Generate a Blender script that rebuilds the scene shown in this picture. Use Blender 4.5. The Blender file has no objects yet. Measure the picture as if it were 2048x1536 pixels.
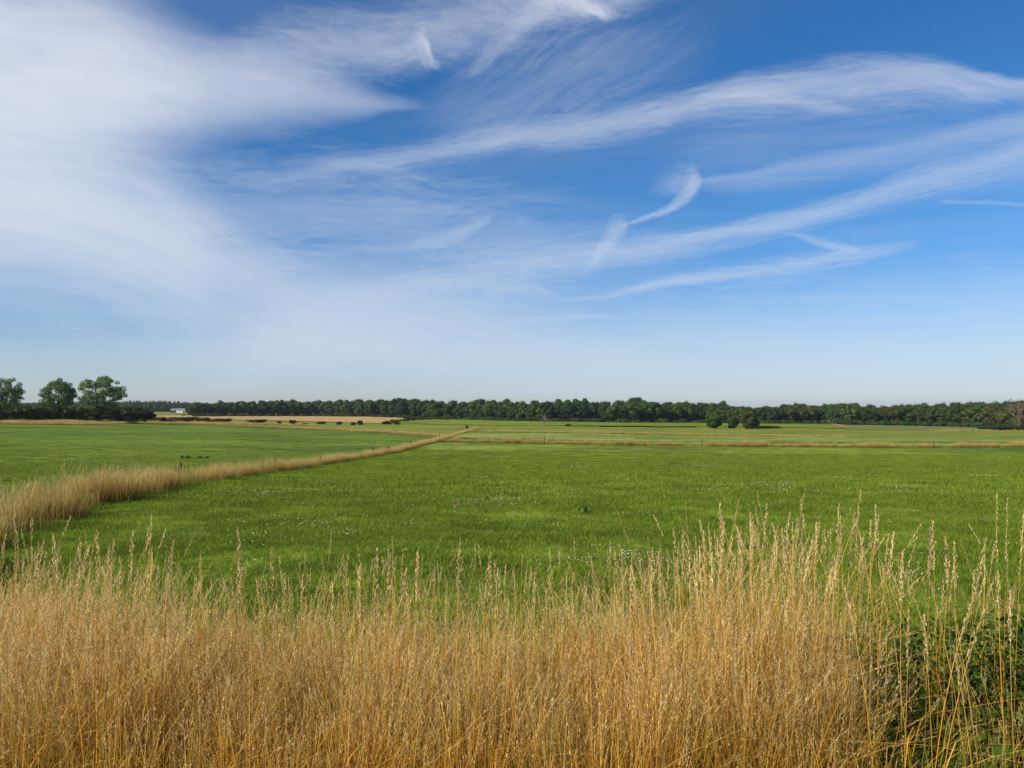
import bpy, math, random
import numpy as np

rng = np.random.default_rng(7)
random.seed(7)
C = bpy.context.scene.collection
sc = bpy.context.scene

# ------------------------------------------------------------------ camera
F = 1535.0; EYE = 2.5; PITCH = math.atan(47 / F)
cam = bpy.data.cameras.new("camera"); co = bpy.data.objects.new("camera", cam); C.objects.link(co)
cam.sensor_width = 36; cam.lens = 36 * F / 2048; cam.clip_start = 0.05; cam.clip_end = 60000
co.location = (0, 0, EYE); co.rotation_euler = (math.pi / 2 + PITCH, 0, 0)
sc.camera = co

def ray(px, py):
    """direction with y = 1 through a point of the photograph"""
    a = (np.asarray(px, float) - 1024) / F; b = (768 - np.asarray(py, float)) / F
    y = math.cos(PITCH) - b * math.sin(PITCH); z = math.sin(PITCH) + b * math.cos(PITCH)
    return a / y, z / y

# ------------------------------------------------------------------ sun
SUN_AZ, SUN_EL = math.radians(-122), math.radians(34)       # from the left, a little behind
sl = bpy.data.lights.new("sun", 'SUN'); so = bpy.data.objects.new("sun", sl); C.objects.link(so)
sl.energy = 5.0; sl.angle = math.radians(0.6); sl.color = (1.0, 0.90, 0.74)
so.rotation_euler = (math.pi / 2 - SUN_EL, 0, math.pi - SUN_AZ)

# ------------------------------------------------------------------ world: clear sky with cirrus
def N(nt, t, **kw):
    n = nt.nodes.new(t)
    for k, v in kw.items():
        setattr(n, k, v)
    return n
def M(nt, op, a, b=None, c=None, clamp=False):
    n = nt.nodes.new('ShaderNodeMath'); n.operation = op; n.use_clamp = clamp
    for i, v in enumerate((a, b, c)):
        if v is None: continue
        if isinstance(v, (int, float)): n.inputs[i].default_value = v
        else: nt.links.new(v, n.inputs[i])
    return n.outputs[0]
def MIX(nt, f, a, b, bt='MIX'):
    n = nt.nodes.new('ShaderNodeMix'); n.data_type = 'RGBA'; n.blend_type = bt
    for i, v in ((0, f), (6, a), (7, b)):
        if isinstance(v, (int, float)): n.inputs[i].default_value = v
        elif isinstance(v, (tuple, list)): n.inputs[i].default_value = (*v, 1)
        else: nt.links.new(v, n.inputs[i])
    return n.outputs[2]

world = bpy.data.worlds.new("World"); sc.world = world; world.use_nodes = True
wt = world.node_tree; wt.nodes.clear()
sky = N(wt, 'ShaderNodeTexSky', sky_type='NISHITA', sun_disc=False)
sky.sun_elevation = SUN_EL; sky.sun_rotation = SUN_AZ; sky.altitude = 50
sky.air_density = 1.0; sky.dust_density = 0.1; sky.ozone_density = 3.0
tc = N(wt, 'ShaderNodeTexCoord')
sx = N(wt, 'ShaderNodeSeparateXYZ'); wt.links.new(tc.outputs['Generated'], sx.inputs[0])
X, Y, Z = sx.outputs
AZ = M(wt, 'ARCTAN2', X, Y); EL = M(wt, 'ARCSINE', Z)
AZ_N = M(wt, 'DIVIDE', M(wt, 'ADD', AZ, 1.0), 2.0)           # -1..1 rad -> 0..1
def noise2(a, b, scale, detail, seed, rough=0.55, dist=0.0):
    cb = N(wt, 'ShaderNodeCombineXYZ')
    for i, v in enumerate((a, b)):
        wt.links.new(v, cb.inputs[i])
    cb.inputs[2].default_value = seed
    n = N(wt, 'ShaderNodeTexNoise'); n.inputs['Scale'].default_value = scale
    n.inputs['Detail'].default_value = detail; n.inputs['Roughness'].default_value = rough
    n.inputs['Distortion'].default_value = dist
    wt.links.new(cb.outputs[0], n.inputs['Vector'])
    return n.outputs['Fac']
W1 = M(wt, 'SUBTRACT', noise2(M(wt, 'MULTIPLY', AZ, 3.0), M(wt, 'MULTIPLY', EL, 8.0), 1.0, 2, 3.1), 0.5)
W2 = M(wt, 'SUBTRACT', noise2(M(wt, 'MULTIPLY', AZ, 14.0), M(wt, 'MULTIPLY', EL, 60.0), 1.0, 4, 9.7), 0.5)
ELW = M(wt, 'ADD', EL, M(wt, 'ADD', M(wt, 'MULTIPLY', W1, 0.022), M(wt, 'MULTIPLY', W2, 0.010)))
def azel(px, py):
    x, z = ray(px, py); x = float(x); z = float(z)
    return math.atan2(x, 1), math.atan2(z, math.hypot(x, 1))
def fcurve(pts):
    n = N(wt, 'ShaderNodeFloatCurve'); cm = n.mapping; cu = cm.curves[0]
    cm.use_clip = False
    pts = sorted(pts)
    cu.points[0].location = pts[0]; cu.points[1].location = pts[-1]
    for p in pts[1:-1]: cu.points.new(*p)
    for p in cu.points: p.handle_type = 'AUTO_CLAMPED'
    cm.update(); wt.links.new(AZ_N, n.inputs['Value'])
    return n.outputs[0]
keep = None
def stroke(pts, fib=0.6, fa=7.0, fe=70.0, seed=0.0, soft=1.0, barb=0.7):
    """one veil of cirrus: points (px, row, spread up, spread down, density)"""
    global keep
    c, u, d, s = [], [], [], []
    for px, py, up, dn, st in pts:
        a, e = azel(px, py); a = (a + 1) / 2
        c.append((a, e)); u.append((a, up / F)); d.append((a, dn / F)); s.append((a, st))
    cc, cu, cd, cs = fcurve(c), fcurve(u), fcurve(d), fcurve(s)
    t = M(wt, 'SUBTRACT', ELW, cc)
    tu = M(wt, 'DIVIDE', M(wt, 'MAXIMUM', t, 0.0), M(wt, 'MAXIMUM', M(wt, 'MULTIPLY', cu, 1.35), 0.001))
    td = M(wt, 'DIVIDE', M(wt, 'MAXIMUM', M(wt, 'MULTIPLY', t, -1.0), 0.0), M(wt, 'MAXIMUM', M(wt, 'MULTIPLY', cd, 1.35), 0.001))
    p = M(wt, 'SUBTRACT', 1.0, M(wt, 'ADD', tu, td))
    along = M(wt, 'MULTIPLY', AZ, fa); across = M(wt, 'ADD', M(wt, 'MULTIPLY', t, fe * 1.3), M(wt, 'MULTIPLY', AZ, fa * barb))
    f1 = noise2(along, across, 1.0, 6, seed, 0.68, 0.5)
    f2 = noise2(M(wt, 'MULTIPLY', AZ, fa * 4.0), M(wt, 'MULTIPLY', across, 3.2), 1.0, 4, seed + 40, 0.65, 0.3)
    f = M(wt, 'ADD', M(wt, 'MULTIPLY', f1, 0.65), M(wt, 'MULTIPLY', f2, 0.35))
    f = M(wt, 'MULTIPLY', M(wt, 'SUBTRACT', f, 0.5), 2.6)
    p = M(wt, 'ADD', p, M(wt, 'MULTIPLY', f, 0.85 * fib), clamp=True)
    p = M(wt, 'MULTIPLY', M(wt, 'MULTIPLY', p, p), M(wt, 'SUBTRACT', 3.0, M(wt, 'MULTIPLY', p, 2.0)))
    f = M(wt, 'ADD', 0.92, M(wt, 'MULTIPLY', f, fib * 0.75), clamp=False)
    f = M(wt, 'MAXIMUM', f, 0.0)
    q = M(wt, 'MULTIPLY', M(wt, 'MULTIPLY', p, cs), f, clamp=True)
    inv = M(wt, 'SUBTRACT', 1.0, q, clamp=True)
    keep = inv if keep is None else M(wt, 'MULTIPLY', keep, inv)
# big veil upper left
stroke([(-700, 150, 330, 260, .7), (-200, 150, 330, 240, .95), (0, 165, 280, 230, .97), (150, 165, 240, 205, .96), (300, 175, 140, 135, .9),
        (450, 185, 80, 90, .66), (600, 190, 65, 60, .56), (720, 200, 38, 34, .42), (790, 206, 20, 14, .26), (860, 208, 12, 8, 0)], .20, 3.0, 13, 1.0)
# second veil, middle left
stroke([(-700, 400, 220, 150, .8), (0, 420, 190, 180, .93), (150, 430, 160, 200, .93), (300, 460, 128, 205, .92), (380, 500, 118, 195, .86),
        (450, 540, 110, 160, .72), (540, 580, 105, 150, .64), (700, 620, 100, 120, .5), (900, 610, 90, 80, .4), (1100, 590, 70, 60, .2), (1300, 590, 40, 40, 0)], .22, 3.0, 15, 2.0)
# pale band over the horizon
stroke([(-700, 740, 90, 140, .30), (0, 740, 84, 120, .30), (150, 742, 88, 110, .32), (300, 740, 90, 110, .42), (450, 720, 90, 110, .58), (620, 690, 110, 120, .74), (800, 700, 120, 130, .76),
        (1100, 720, 110, 140, .72), (1400, 740, 115, 150, .66), (1700, 755, 125, 150, .62), (2048, 770, 130, 150, .60), (2600, 775, 125, 140, .48)], .22, 4, 26, 3.0)
# long upper streak
stroke([(480, 370, 14, 12, 0), (620, 350, 24, 18, .2), (750, 328, 28, 22, .30), (900, 300, 28, 28, .36), (1024, 278, 30, 30, .42), (1150, 268, 34, 36, .42),
        (1300, 236, 34, 36, .46), (1420, 205, 30, 36, .50), (1500, 185, 32, 46, .52), (1620, 168, 34, 50, .46), (1750, 148, 30, 62, .44), (1850, 134, 20, 64, .46),
        (1950, 150, 16, 48, .46), (2048, 162, 10, 30, .44), (2300, 190, 20, 40, .3)], .5, 7, 60, 4.0, 1.1)
stroke([(1380, 205, 6, 6, 0), (1450, 195, 12, 10, .25), (1560, 192, 14, 16, .22), (1660, 210, 12, 12, .22), (1700, 216, 8, 8, .1), (1760, 220, 6, 5, 0)], .5, 9, 60, 4.6)
# right hand fan
stroke([(1385, 360, 4, 4, 0), (1420, 357, 7, 22, .24), (1600, 328, 14, 40, .26), (1800, 288, 18, 44, .26), (1950, 258, 20, 44, .26), (2048, 238, 22, 44, .28), (2500, 130, 60, 70, .3)], .5, 7, 55, 5.0)
# long middle streak
stroke([(600, 600, 30, 40, 0), (800, 570, 50, 40, .3), (950, 545, 60, 40, .36), (1100, 525, 44, 36, .38), (1250, 505, 22, 30, .42), (1400, 482, 22, 28, .44), (1550, 452, 24, 28, .44),
        (1700, 408, 24, 30, .42), (1850, 355, 28, 42, .38), (1950, 325, 24, 48, .36), (2048, 300, 22, 46, .38), (2500, 180, 50, 60, .3)], .55, 7, 80, 6.0, 1.1)
# lower streak
stroke([(1090, 602, 6, 6, 0), (1200, 596, 8, 6, .25), (1270, 580, 11, 9, .34), (1330, 566, 14, 11, .38), (1450, 551, 17, 13, .40), (1600, 532, 20, 15, .42), (1700, 515, 22, 17, .38),
        (1780, 503, 14, 12, .25), (1860, 490, 8, 8, 0)], .8, 8, 90, 7.0)
# joining wisp between the two streaks
stroke([(1560, 470, 4, 4, 0), (1600, 478, 8, 6, .25), (1660, 496, 12, 8, .35), (1720, 505, 6, 6, 0)], .5, 14, 60, 7.5)
# upper centre veil rising to the right
stroke([(330, 140, 30, 30, 0), (450, 125, 44, 50, .25), (600, 105, 70, 60, .36), (750, 85, 70, 64, .38), (900, 55, 80, 64, .36), (1050, 25, 80, 60, .42), (1150, 0, 70, 50, .48),
        (1230, -15, 60, 50, .42), (1320, -40, 50, 40, .2), (1450, -70, 40, 30, 0)], .6, 9, 26, 8.0)
stroke([(1050, -15, 20, 20, 0), (1110, 0, 26, 22, .35), (1160, 12, 26, 18, .5), (1200, 30, 26, 12, .62), (1218, 38, 18, 12, .4), (1245, 34, 8, 8, 0)], .9, 26, 40, 9.0)
stroke([(930, 150, 10, 10, 0), (980, 110, 26, 20, .22), (1040, 60, 30, 20, .25), (1120, 10, 30, 20, 0)], .6, 12, 30, 9.5)
# star shaped wisp
stroke([(740, 112, 8, 8, 0), (800, 103, 16, 12, .16), (835, 92, 26, 18, .34), (848, 90, 38, 28, .45), (856, 100, 24, 24, .5), (866, 122, 10, 10, .3), (885, 130, 6, 6, 0)], .9, 30, 50, 10.0)
# hooked wisp and its tail
stroke([(1235, 458, 2, 2, 0), (1265, 446, 6, 5, .32), (1300, 433, 8, 7, .42), (1340, 418, 15, 9, .42), (1370, 400, 34, 11, .42), (1385, 382, 46, 14, .42), (1394, 366, 32, 20, .38), (1404, 357, 8, 8, 0)], .6, 20, 60, 11.0, 1, 1.4)
stroke([(1290, 385, 4, 4, 0), (1330, 372, 26, 22, .14), (1365, 360, 26, 26, .26), (1390, 352, 18, 20, .2), (1400, 350, 8, 8, 0)], .8, 20, 60, 11.5)
stroke([(1160, 548, 4, 4, 0), (1185, 527, 18, 18, .22), (1210, 492, 32, 32, .30), (1230, 468, 34, 30, .32), (1245, 456, 20, 24, .3), (1258, 450, 8, 8, 0)], .7, 26, 50, 12.0)
stroke([(700, 515, 16, 16, 0), (820, 492, 20, 18, .16), (900, 472, 18, 16, .26), (950, 452, 18, 12, .28), (990, 432, 8, 8, 0)], .6, 12, 50, 13.0)
stroke([(960, 655, 8, 8, 0), (1080, 640, 8, 8, .22), (1170, 634, 6, 6, .26), (1260, 634, 5, 5, 0)], .5, 10, 70, 14.0)
stroke([(960, 580, 16, 14, 0), (1040, 575, 18, 14, .26), (1120, 592, 10, 10, 0)], .6, 16, 60, 14.5)
# faint feathery veils over the middle
stroke([(200, 360, 60, 60, 0), (420, 400, 90, 110, .22), (700, 430, 120, 150, .26), (950, 470, 110, 130, .24), (1200, 500, 80, 90, .16), (1450, 480, 60, 60, 0)], .9, 6, 34, 17.0, 1, -1.0)
stroke([(820, 230, 40, 40, 0), (1000, 200, 80, 90, .16), (1150, 150, 90, 100, .18), (1300, 120, 70, 90, .12), (1450, 90, 50, 60, 0)], .9, 8, 30, 18.0, 1, -1.2)
stroke([(1200, 600, 50, 50, 0), (1450, 620, 60, 70, .22), (1800, 600, 60, 90, .22), (2048, 590, 60, 100, .24), (2600, 580, 60, 100, .2)], .8, 6, 50, 19.0)
stroke([(1300, 330, 40, 40, 0), (1500, 300, 60, 60, .10), (1800, 270, 60, 70, .07), (2048, 240, 60, 80, .07), (2500, 200, 90, 140, .1)], .9, 6, 50, 20.0)
# contrails
stroke([(1870, 400, 3, 3, 0), (1910, 402, 4, 4, .2), (2048, 412, 4, 4, .2), (2300, 430, 5, 5, .1)], .2, 7, 60, 15.0)
stroke([(1400, 610, 3, 3, 0), (1600, 630, 3, 3, .07), (1800, 643, 3, 3, .12), (2048, 663, 3, 3, .14), (2300, 683, 4, 4, .1)], .2, 7, 60, 16.0)
stroke([(1785, 650, 2, 2, 0), (1797, 645, 3, 3, .25), (1812, 639, 2, 2, 0)], .2, 7, 60, 16.5)
# thin veil everywhere, also outside the frame
cb = N(wt, 'ShaderNodeCombineXYZ'); zz = M(wt, 'MAXIMUM', Z, 0.06)
wt.links.new(M(wt, 'DIVIDE', X, zz), cb.inputs[0]); wt.links.new(M(wt, 'MULTIPLY', M(wt, 'DIVIDE', Y, zz), 2.2), cb.inputs[1])
nn = N(wt, 'ShaderNodeTexNoise'); nn.inputs['Scale'].default_value = 0.45; nn.inputs['Detail'].default_value = 7; nn.inputs['Distortion'].default_value = 0.5
wt.links.new(cb.outputs[0], nn.inputs['Vector'])
thin = M(wt, 'MULTIPLY', M(wt, 'SUBTRACT', nn.outputs['Fac'], 0.45, clamp=True), 0.45, clamp=True)
keep = M(wt, 'MULTIPLY', keep, M(wt, 'SUBTRACT', 1.0, thin))
dens = M(wt, 'SUBTRACT', 1.0, keep, clamp=True)
# sky colour: nishita, pushed to the deep blue of the photograph
hs = N(wt, 'ShaderNodeHueSaturation'); hs.inputs['Saturation'].default_value = 1.32; hs.inputs['Value'].default_value = 1.0
wt.links.new(sky.outputs[0], hs.inputs['Color'])
SKY_S = 0.10
cloudcol = MIX(wt, M(wt, 'MULTIPLY', EL, 2.2, clamp=True), (0.51 / SKY_S, 0.595 / SKY_S, 0.70 / SKY_S), (0.66 / SKY_S, 0.69 / SKY_S, 0.77 / SKY_S))
tint = MIX(wt, M(wt, 'MULTIPLY', M(wt, 'MAXIMUM', EL, 0.0), 4.0, clamp=True), (0.64, 0.70, 0.97), (0.84, 0.93, 1.05))
clear = MIX(wt, 1.0, hs.outputs[0], tint, 'MULTIPLY')
skyc = MIX(wt, dens, clear, cloudcol)
bg = N(wt, 'ShaderNodeBackground'); bg.inputs[1].default_value = SKY_S; wt.links.new(skyc, bg.inputs[0])
wo = N(wt, 'ShaderNodeOutputWorld'); wt.links.new(bg.outputs[0], wo.inputs[0])

sc.view_settings.view_transform = 'Standard'; sc.view_settings.look = 'None'
sc.view_settings.exposure = 0.2; sc.view_settings.gamma = 1.0
try: sc.view_settings.use_curve_mapping = False
except Exception: pass
sc.cycles.max_bounces = 5; sc.cycles.diffuse_bounces = 3; sc.cycles.transmission_bounces = 3; sc.cycles.transparent_max_bounces = 6

# ------------------------------------------------------------------ terrain
cols_px = np.array([-500, 0, 400, 700, 1000, 1500, 2048, 2600.])
near = [(0.3, None)]
DN = [0.3, 4.3, 5.6, 7.0, 9.0, 14, 23, 30, 40, 55]; ZN = [-1.65, -1.65, -2.0, -2.38, -2.45, -2.52, -2.64, -2.95, -3.42, -4.05]
FAR = {  # depth -> row, column by column
 0: [(80, 888), (120, 866), (190, 850), (205, 847), (300, 839), (600, 830), (900, 827), (1500, 823), (9000, 817)],
 1: [(80, 890), (120, 867), (190, 850), (205, 847), (300, 839), (600, 830), (900, 827), (1500, 823), (9000, 817)],
 2: [(80, 902), (120, 877), (200, 857), (300, 847), (450, 840), (600, 836), (800, 832), (1100, 826), (1500, 824), (9000, 817)],
 3: [(80, 908), (120, 885), (200, 867), (300, 856), (450, 846), (600, 839), (750, 834), (1500, 829), (9000, 817)],
 4: [(80, 909), (120, 888), (200, 872), (300, 861), (450, 849), (580, 842), (800, 839), (1500, 835), (9000, 817)],
 5: [(80, 911), (120, 890), (200, 876), (300, 866), (450, 855), (600, 847), (800, 844), (1500, 836), (9000, 817)],
 6: [(80, 912), (120, 891), (200, 877), (300, 868), (450, 860), (560, 855), (800, 849), (1500, 838), (9000, 817)],
 7: [(80, 912), (120, 891), (200, 877), (300, 868), (450, 860), (560, 855), (800, 849), (1500, 838), (9000, 817)]}
LD = np.linspace(math.log(0.3), math.log(9000), 500)
tab = []
for k in range(8):
    ds = list(DN) + [d for d, r in FAR[k]]
    zs = list(ZN) + [float(ray(1024, r)[1]) * d for d, r in FAR[k]]
    v = np.interp(LD, np.log(ds), zs)
    ker = np.hanning(13)[1:-1]; ker /= ker.sum()
    v = np.convolve(np.pad(v, 5, mode='edge'), ker, mode='valid')
    tab.append(v)
tab = np.array(tab)
def zrel(x, y):
    x = np.asarray(x, float); y = np.asarray(y, float)
    rho = np.hypot(x, y) + 1e-6; az = np.clip(np.arctan2(x, y), -0.78, 0.78)
    d = np.maximum(rho * np.cos(az), 0.31); px = 1024 + F * np.tan(az)
    t = (np.log(d) - LD[0]) / (LD[1] - LD[0]); i = np.clip(t.astype(int), 0, 498); ft = np.clip(t - i, 0, 1)
    j = np.clip(np.searchsorted(cols_px, px) - 1, 0, 6); fj = np.clip((px - cols_px[j]) / (cols_px[j + 1] - cols_px[j]), 0, 1)
    fj = fj * fj * (3 - 2 * fj)
    a = tab[j, i] * (1 - ft) + tab[j, i + 1] * ft; b = tab[j + 1, i] * (1 - ft) + tab[j + 1, i + 1] * ft
    return a * (1 - fj) + b * fj
def gz(x, y): return zrel(x, y) + EYE
DD = np.exp(np.linspace(math.log(2.0), math.log(8000), 1600))
def at(px, row, lift=0.0):
    """point of the ground seen at this pixel"""
    ax, vz = ray(px, row); ax = float(ax); vz = float(vz)
    zz = zrel(ax * DD, DD) / DD                       # slope of ground as seen
    zz = np.maximum.accumulate(zz)
    d = float(np.interp(vz, zz, DD)); x = ax * d
    return x, d, float(gz(x, d)) + lift
def lerp(pts, t): return float(np.interp(t, [p[0] for p in pts], [p[1] for p in pts]))

# ------------------------------------------------------------------ helpers
def mesh_np(name, V, Fs, mat=None, attrs=None, smooth=False):
    """V (n,3); Fs (m,k) array or list of faces"""
    me = bpy.data.meshes.new(name)
    V = np.asarray(V, np.float32)
    if isinstance(Fs, np.ndarray):
        m, k = Fs.shape
        me.vertices.add(len(V)); me.vertices.foreach_set("co", V.ravel())
        me.loops.add(m * k); me.loops.foreach_set("vertex_index", Fs.astype(np.int32).ravel())
        me.polygons.add(m); me.polygons.foreach_set("loop_start", np.arange(0, m * k, k, dtype=np.int32))
        try: me.polygons.foreach_set("loop_total", np.full(m, k, np.int32))
        except Exception: pass
        me.update(calc_edges=True)
    else:
        me.from_pydata([tuple(map(float, v)) for v in V], [], [tuple(f) for f in Fs]); me.update()
    if attrs:
        for an, arr in attrs.items():
            arr = np.asarray(arr, np.float32)
            a = me.attributes.new(an, 'FLOAT', 'POINT'); a.data.foreach_set("value", arr)
    if smooth: me.polygons.foreach_set("use_smooth", np.ones(len(me.polygons), bool))
    if mat: me.materials.append(mat)
    return me
def obj(name, me, parent=None, loc=(0, 0, 0), rz=0.0, sc_=1.0):
    o = bpy.data.objects.new(name, me); C.objects.link(o)
    o.parent = parent; o.location = loc; o.rotation_euler = (0, 0, rz)
    o.scale = (sc_,) * 3 if isinstance(sc_, (int, float)) else sc_
    return o
def tag(o, label=None, cat=None, group=None, kind=None):
    if label: o["label"] = label
    if cat: o["category"] = cat
    if group: o["group"] = group
    if kind: o["kind"] = kind
    return o
def thing(name, loc, label, cat, group=None, rz=0.0, sc_=1.0):
    return tag(obj(name, None, None, loc, rz, sc_), label, cat, group)

class MB:
    """collects tubes, quads and boxes for one mesh"""
    def __init__(s): s.v = []; s.f = []; s.h = []; s.r = []
    def quad(s, p, h=0.0, r=0.0):
        n = len(s.v); s.v += [tuple(q) for q in p]; s.f.append(tuple(range(n, n + len(p))))
        s.h += [h] * len(p) if not isinstance(h, (list, tuple)) else list(h); s.r += [r] * len(p)
    def tube(s, pts, rad, sides=6, cap=True, h=None, r=0.0):
        pts = [np.asarray(p, float) for p in pts]; n0 = len(s.v)
        for i, p in enumerate(pts):
            t = pts[min(i + 1, len(pts) - 1)] - pts[max(i - 1, 0)]; t /= (np.linalg.norm(t) + 1e-9)
            a = np.cross(t, (0.31, 0.95, 0.05)); a /= (np.linalg.norm(a) + 1e-9); b = np.cross(t, a)
            for k in range(sides):
                w = 2 * math.pi * k / sides
                s.v.append(tuple(p + rad[i] * (math.cos(w) * a + math.sin(w) * b)))
                s.h.append(h[i] if h else i / max(1, len(pts) - 1)); s.r.append(r)
        for i in range(len(pts) - 1):
            for k in range(sides):
                a0 = n0 + i * sides + k; a1 = n0 + i * sides + (k + 1) % sides
                s.f.append((a0, a1, a1 + sides, a0 + sides))
        if cap:
            s.f.append(tuple(range(n0, n0 + sides))[::-1]); e = n0 + (len(pts) - 1) * sides; s.f.append(tuple(range(e, e + sides)))
    def box(s, lo, hi, r=0.0):
        x0, y0, z0 = lo; x1, y1, z1 = hi; n = len(s.v)
        s.v += [(x0, y0, z0), (x1, y0, z0), (x1, y1, z0), (x0, y1, z0), (x0, y0, z1), (x1, y0, z1), (x1, y1, z1), (x0, y1, z1)]
        s.h += [0] * 8; s.r += [r] * 8
        s.f += [tuple(n + i for i in q) for q in ((0, 3, 2, 1), (4, 5, 6, 7), (0, 1, 5, 4), (1, 2, 6, 5), (2, 3, 7, 6), (3, 0, 4, 7))]
    def mesh(s, name, mat, smooth=False):
        return mesh_np(name, np.array(s.v, np.float32), s.f, mat, {"h": s.h, "rnd": s.r}, smooth)

# ------------------------------------------------------------------ materials
def mat_new(name):
    m = bpy.data.materials.new(name); m.use_nodes = True; nt = m.node_tree; nt.nodes.clear(); return m, nt
def ramp(nt, f, stops):
    n = N(nt, 'ShaderNodeValToRGB'); cr = n.color_ramp
    cr.elements[0].position = stops[0][0]; cr.elements[0].color = (*stops[0][1], 1)
    cr.elements[1].position = stops[-1][0]; cr.elements[1].color = (*stops[-1][1], 1)
    for p, c in stops[1:-1]:
        e = cr.elements.new(p); e.color = (*c, 1)
    nt.links.new(f, n.inputs[0]); return n.outputs[0]
def nz(nt, scale, detail=4, rough=0.55, vec=None, sxyz=None, col=False):
    n = N(nt, 'ShaderNodeTexNoise'); n.inputs['Scale'].default_value = scale
    n.inputs['Detail'].default_value = detail; n.inputs['Roughness'].default_value = rough
    if vec is None:
        g = N(nt, 'ShaderNodeNewGeometry'); vec = g.outputs['Position']
    if sxyz:
        mp = N(nt, 'ShaderNodeMapping'); mp.inputs['Scale'].default_value = sxyz
        nt.links.new(vec, mp.inputs[0]); vec = mp.outputs[0]
    nt.links.new(vec, n.inputs['Vector'])
    return n.outputs['Color'] if col else n.outputs['Fac']
def attr(nt, name):
    n = N(nt, 'ShaderNodeAttribute'); n.attribute_name = name; return n.outputs['Fac']
def leafy(name, color_fn, trans=0.35, gloss=0.04, rough=0.5):
    m, nt = mat_new(name)
    c = color_fn(nt)
    d = N(nt, 'ShaderNodeBsdfDiffuse'); t = N(nt, 'ShaderNodeBsdfTranslucent'); g = N(nt, 'ShaderNodeBsdfGlossy')
    g.inputs['Roughness'].default_value = rough; g.inputs['Color'].default_value = (1, 1, 1, 1)
    nt.links.new(c, d.inputs[0]); nt.links.new(c, t.inputs[0])
    m1 = N(nt, 'ShaderNodeMixShader'); m1.inputs[0].default_value = trans
    nt.links.new(d.outputs[0], m1.inputs[1]); nt.links.new(t.outputs[0], m1.inputs[2])
    m2 = N(nt, 'ShaderNodeMixShader'); m2.inputs[0].default_value = gloss
    nt.links.new(m1.outputs[0], m2.inputs[1]); nt.links.new(g.outputs[0], m2.inputs[2])
    o = N(nt, 'ShaderNodeOutputMaterial'); nt.links.new(m2.outputs[0], o.inputs[0]); return m
def obrand(nt): return N(nt, 'ShaderNodeObjectInfo').outputs['Random']
def ramp2(stops_a, k_obj=0.5, k_leaf=0.5):
    def f(nt):
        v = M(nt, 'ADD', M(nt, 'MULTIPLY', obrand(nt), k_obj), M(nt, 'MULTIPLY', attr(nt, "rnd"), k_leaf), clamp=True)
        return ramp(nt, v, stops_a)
    return f
MAT = {}
def foliage(name, dark, mid, light, **kw):
    MAT[name] = leafy(name, ramp2([(0, dark), (0.5, mid), (1, light)], **kw), 0.3, 0.012); return MAT[name]
foliage('oak_foliage', (0.022, 0.048, 0.008), (0.048, 0.094, 0.013), (0.095, 0.155, 0.022))
foliage('warm_foliage', (0.040, 0.050, 0.012), (0.076, 0.092, 0.020), (0.125, 0.130, 0.034))
foliage('blue_foliage', (0.018, 0.038, 0.016), (0.034, 0.068, 0.024), (0.062, 0.105, 0.034))
foliage('hedge_foliage', (0.022, 0.034, 0.009), (0.048, 0.068, 0.014), (0.120, 0.140, 0.028))
foliage('willow_foliage', (0.065, 0.110, 0.036), (0.130, 0.200, 0.066), (0.210, 0.290, 0.110))
foliage('dead_foliage', (0.09, 0.05, 0.03), (0.16, 0.095, 0.055), (0.24, 0.15, 0.09))
foliage('bramble_leaf', (0.030, 0.060, 0.006), (0.065, 0.115, 0.010), (0.125, 0.180, 0.018))
foliage('dock_leaf', (0.030, 0.080, 0.012), (0.055, 0.120, 0.020), (0.095, 0.165, 0.032))
def plain(name, col, rough=0.8, var=0.25, scale=6.0, sxyz=None, spec=0.3):
    m, nt = mat_new(name)
    f = nz(nt, scale, 5, 0.6, sxyz=sxyz)
    c = ramp(nt, f, [(0.25, tuple(v * (1 - var) for v in col)), (0.75, tuple(v * (1 + var) for v in col))])
    b = N(nt, 'ShaderNodeBsdfPrincipled'); b.inputs['Roughness'].default_value = rough
    b.inputs['Specular IOR Level'].default_value = spec
    nt.links.new(c, b.inputs['Base Color'])
    o = N(nt, 'ShaderNodeOutputMaterial'); nt.links.new(b.outputs[0], o.inputs[0]); MAT[name] = m; return m
plain('bark', (0.10, 0.085, 0.065), 0.9, 0.4, 3.0)
plain('pale_bark', (0.42, 0.40, 0.34), 0.85, 0.25, 2.0)
plain('grey_dead_wood', (0.20, 0.165, 0.125), 0.9, 0.35, 3.0)
plain('post_wood', (0.055, 0.034, 0.026), 0.9, 0.6, 20.0, (1, 1, 0.15))
plain('white_cladding', (0.62, 0.62, 0.58), 0.7, 0.1, 0.6)
plain('beige_cladding', (0.42, 0.41, 0.34), 0.7, 0.12, 0.6)
plain('dark_cladding', (0.05, 0.055, 0.06), 0.8, 0.2, 0.6)
plain('slate_roof', (0.20, 0.20, 0.24), 0.7, 0.15, 0.8)
plain('soil', (0.16, 0.10, 0.06), 0.95, 0.5, 14.0)
plain('cane_bark', (0.12, 0.045, 0.035), 0.6, 0.4, 30.0)
plain('bird_feathers', (0.02, 0.02, 0.022), 0.7, 0.3, 30.0)
MAT['petal_white'] = leafy('petal_white', lambda nt: ramp(nt, obrand(nt), [(0, (0.55, 0.54, 0.34)), (1, (0.82, 0.80, 0.60))]), 0.2)
MAT['petal_yellow'] = leafy('petal_yellow', lambda nt: ramp(nt, obrand(nt), [(0, (0.75, 0.50, 0.02)), (1, (0.85, 0.68, 0.05))]), 0.2)

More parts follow.
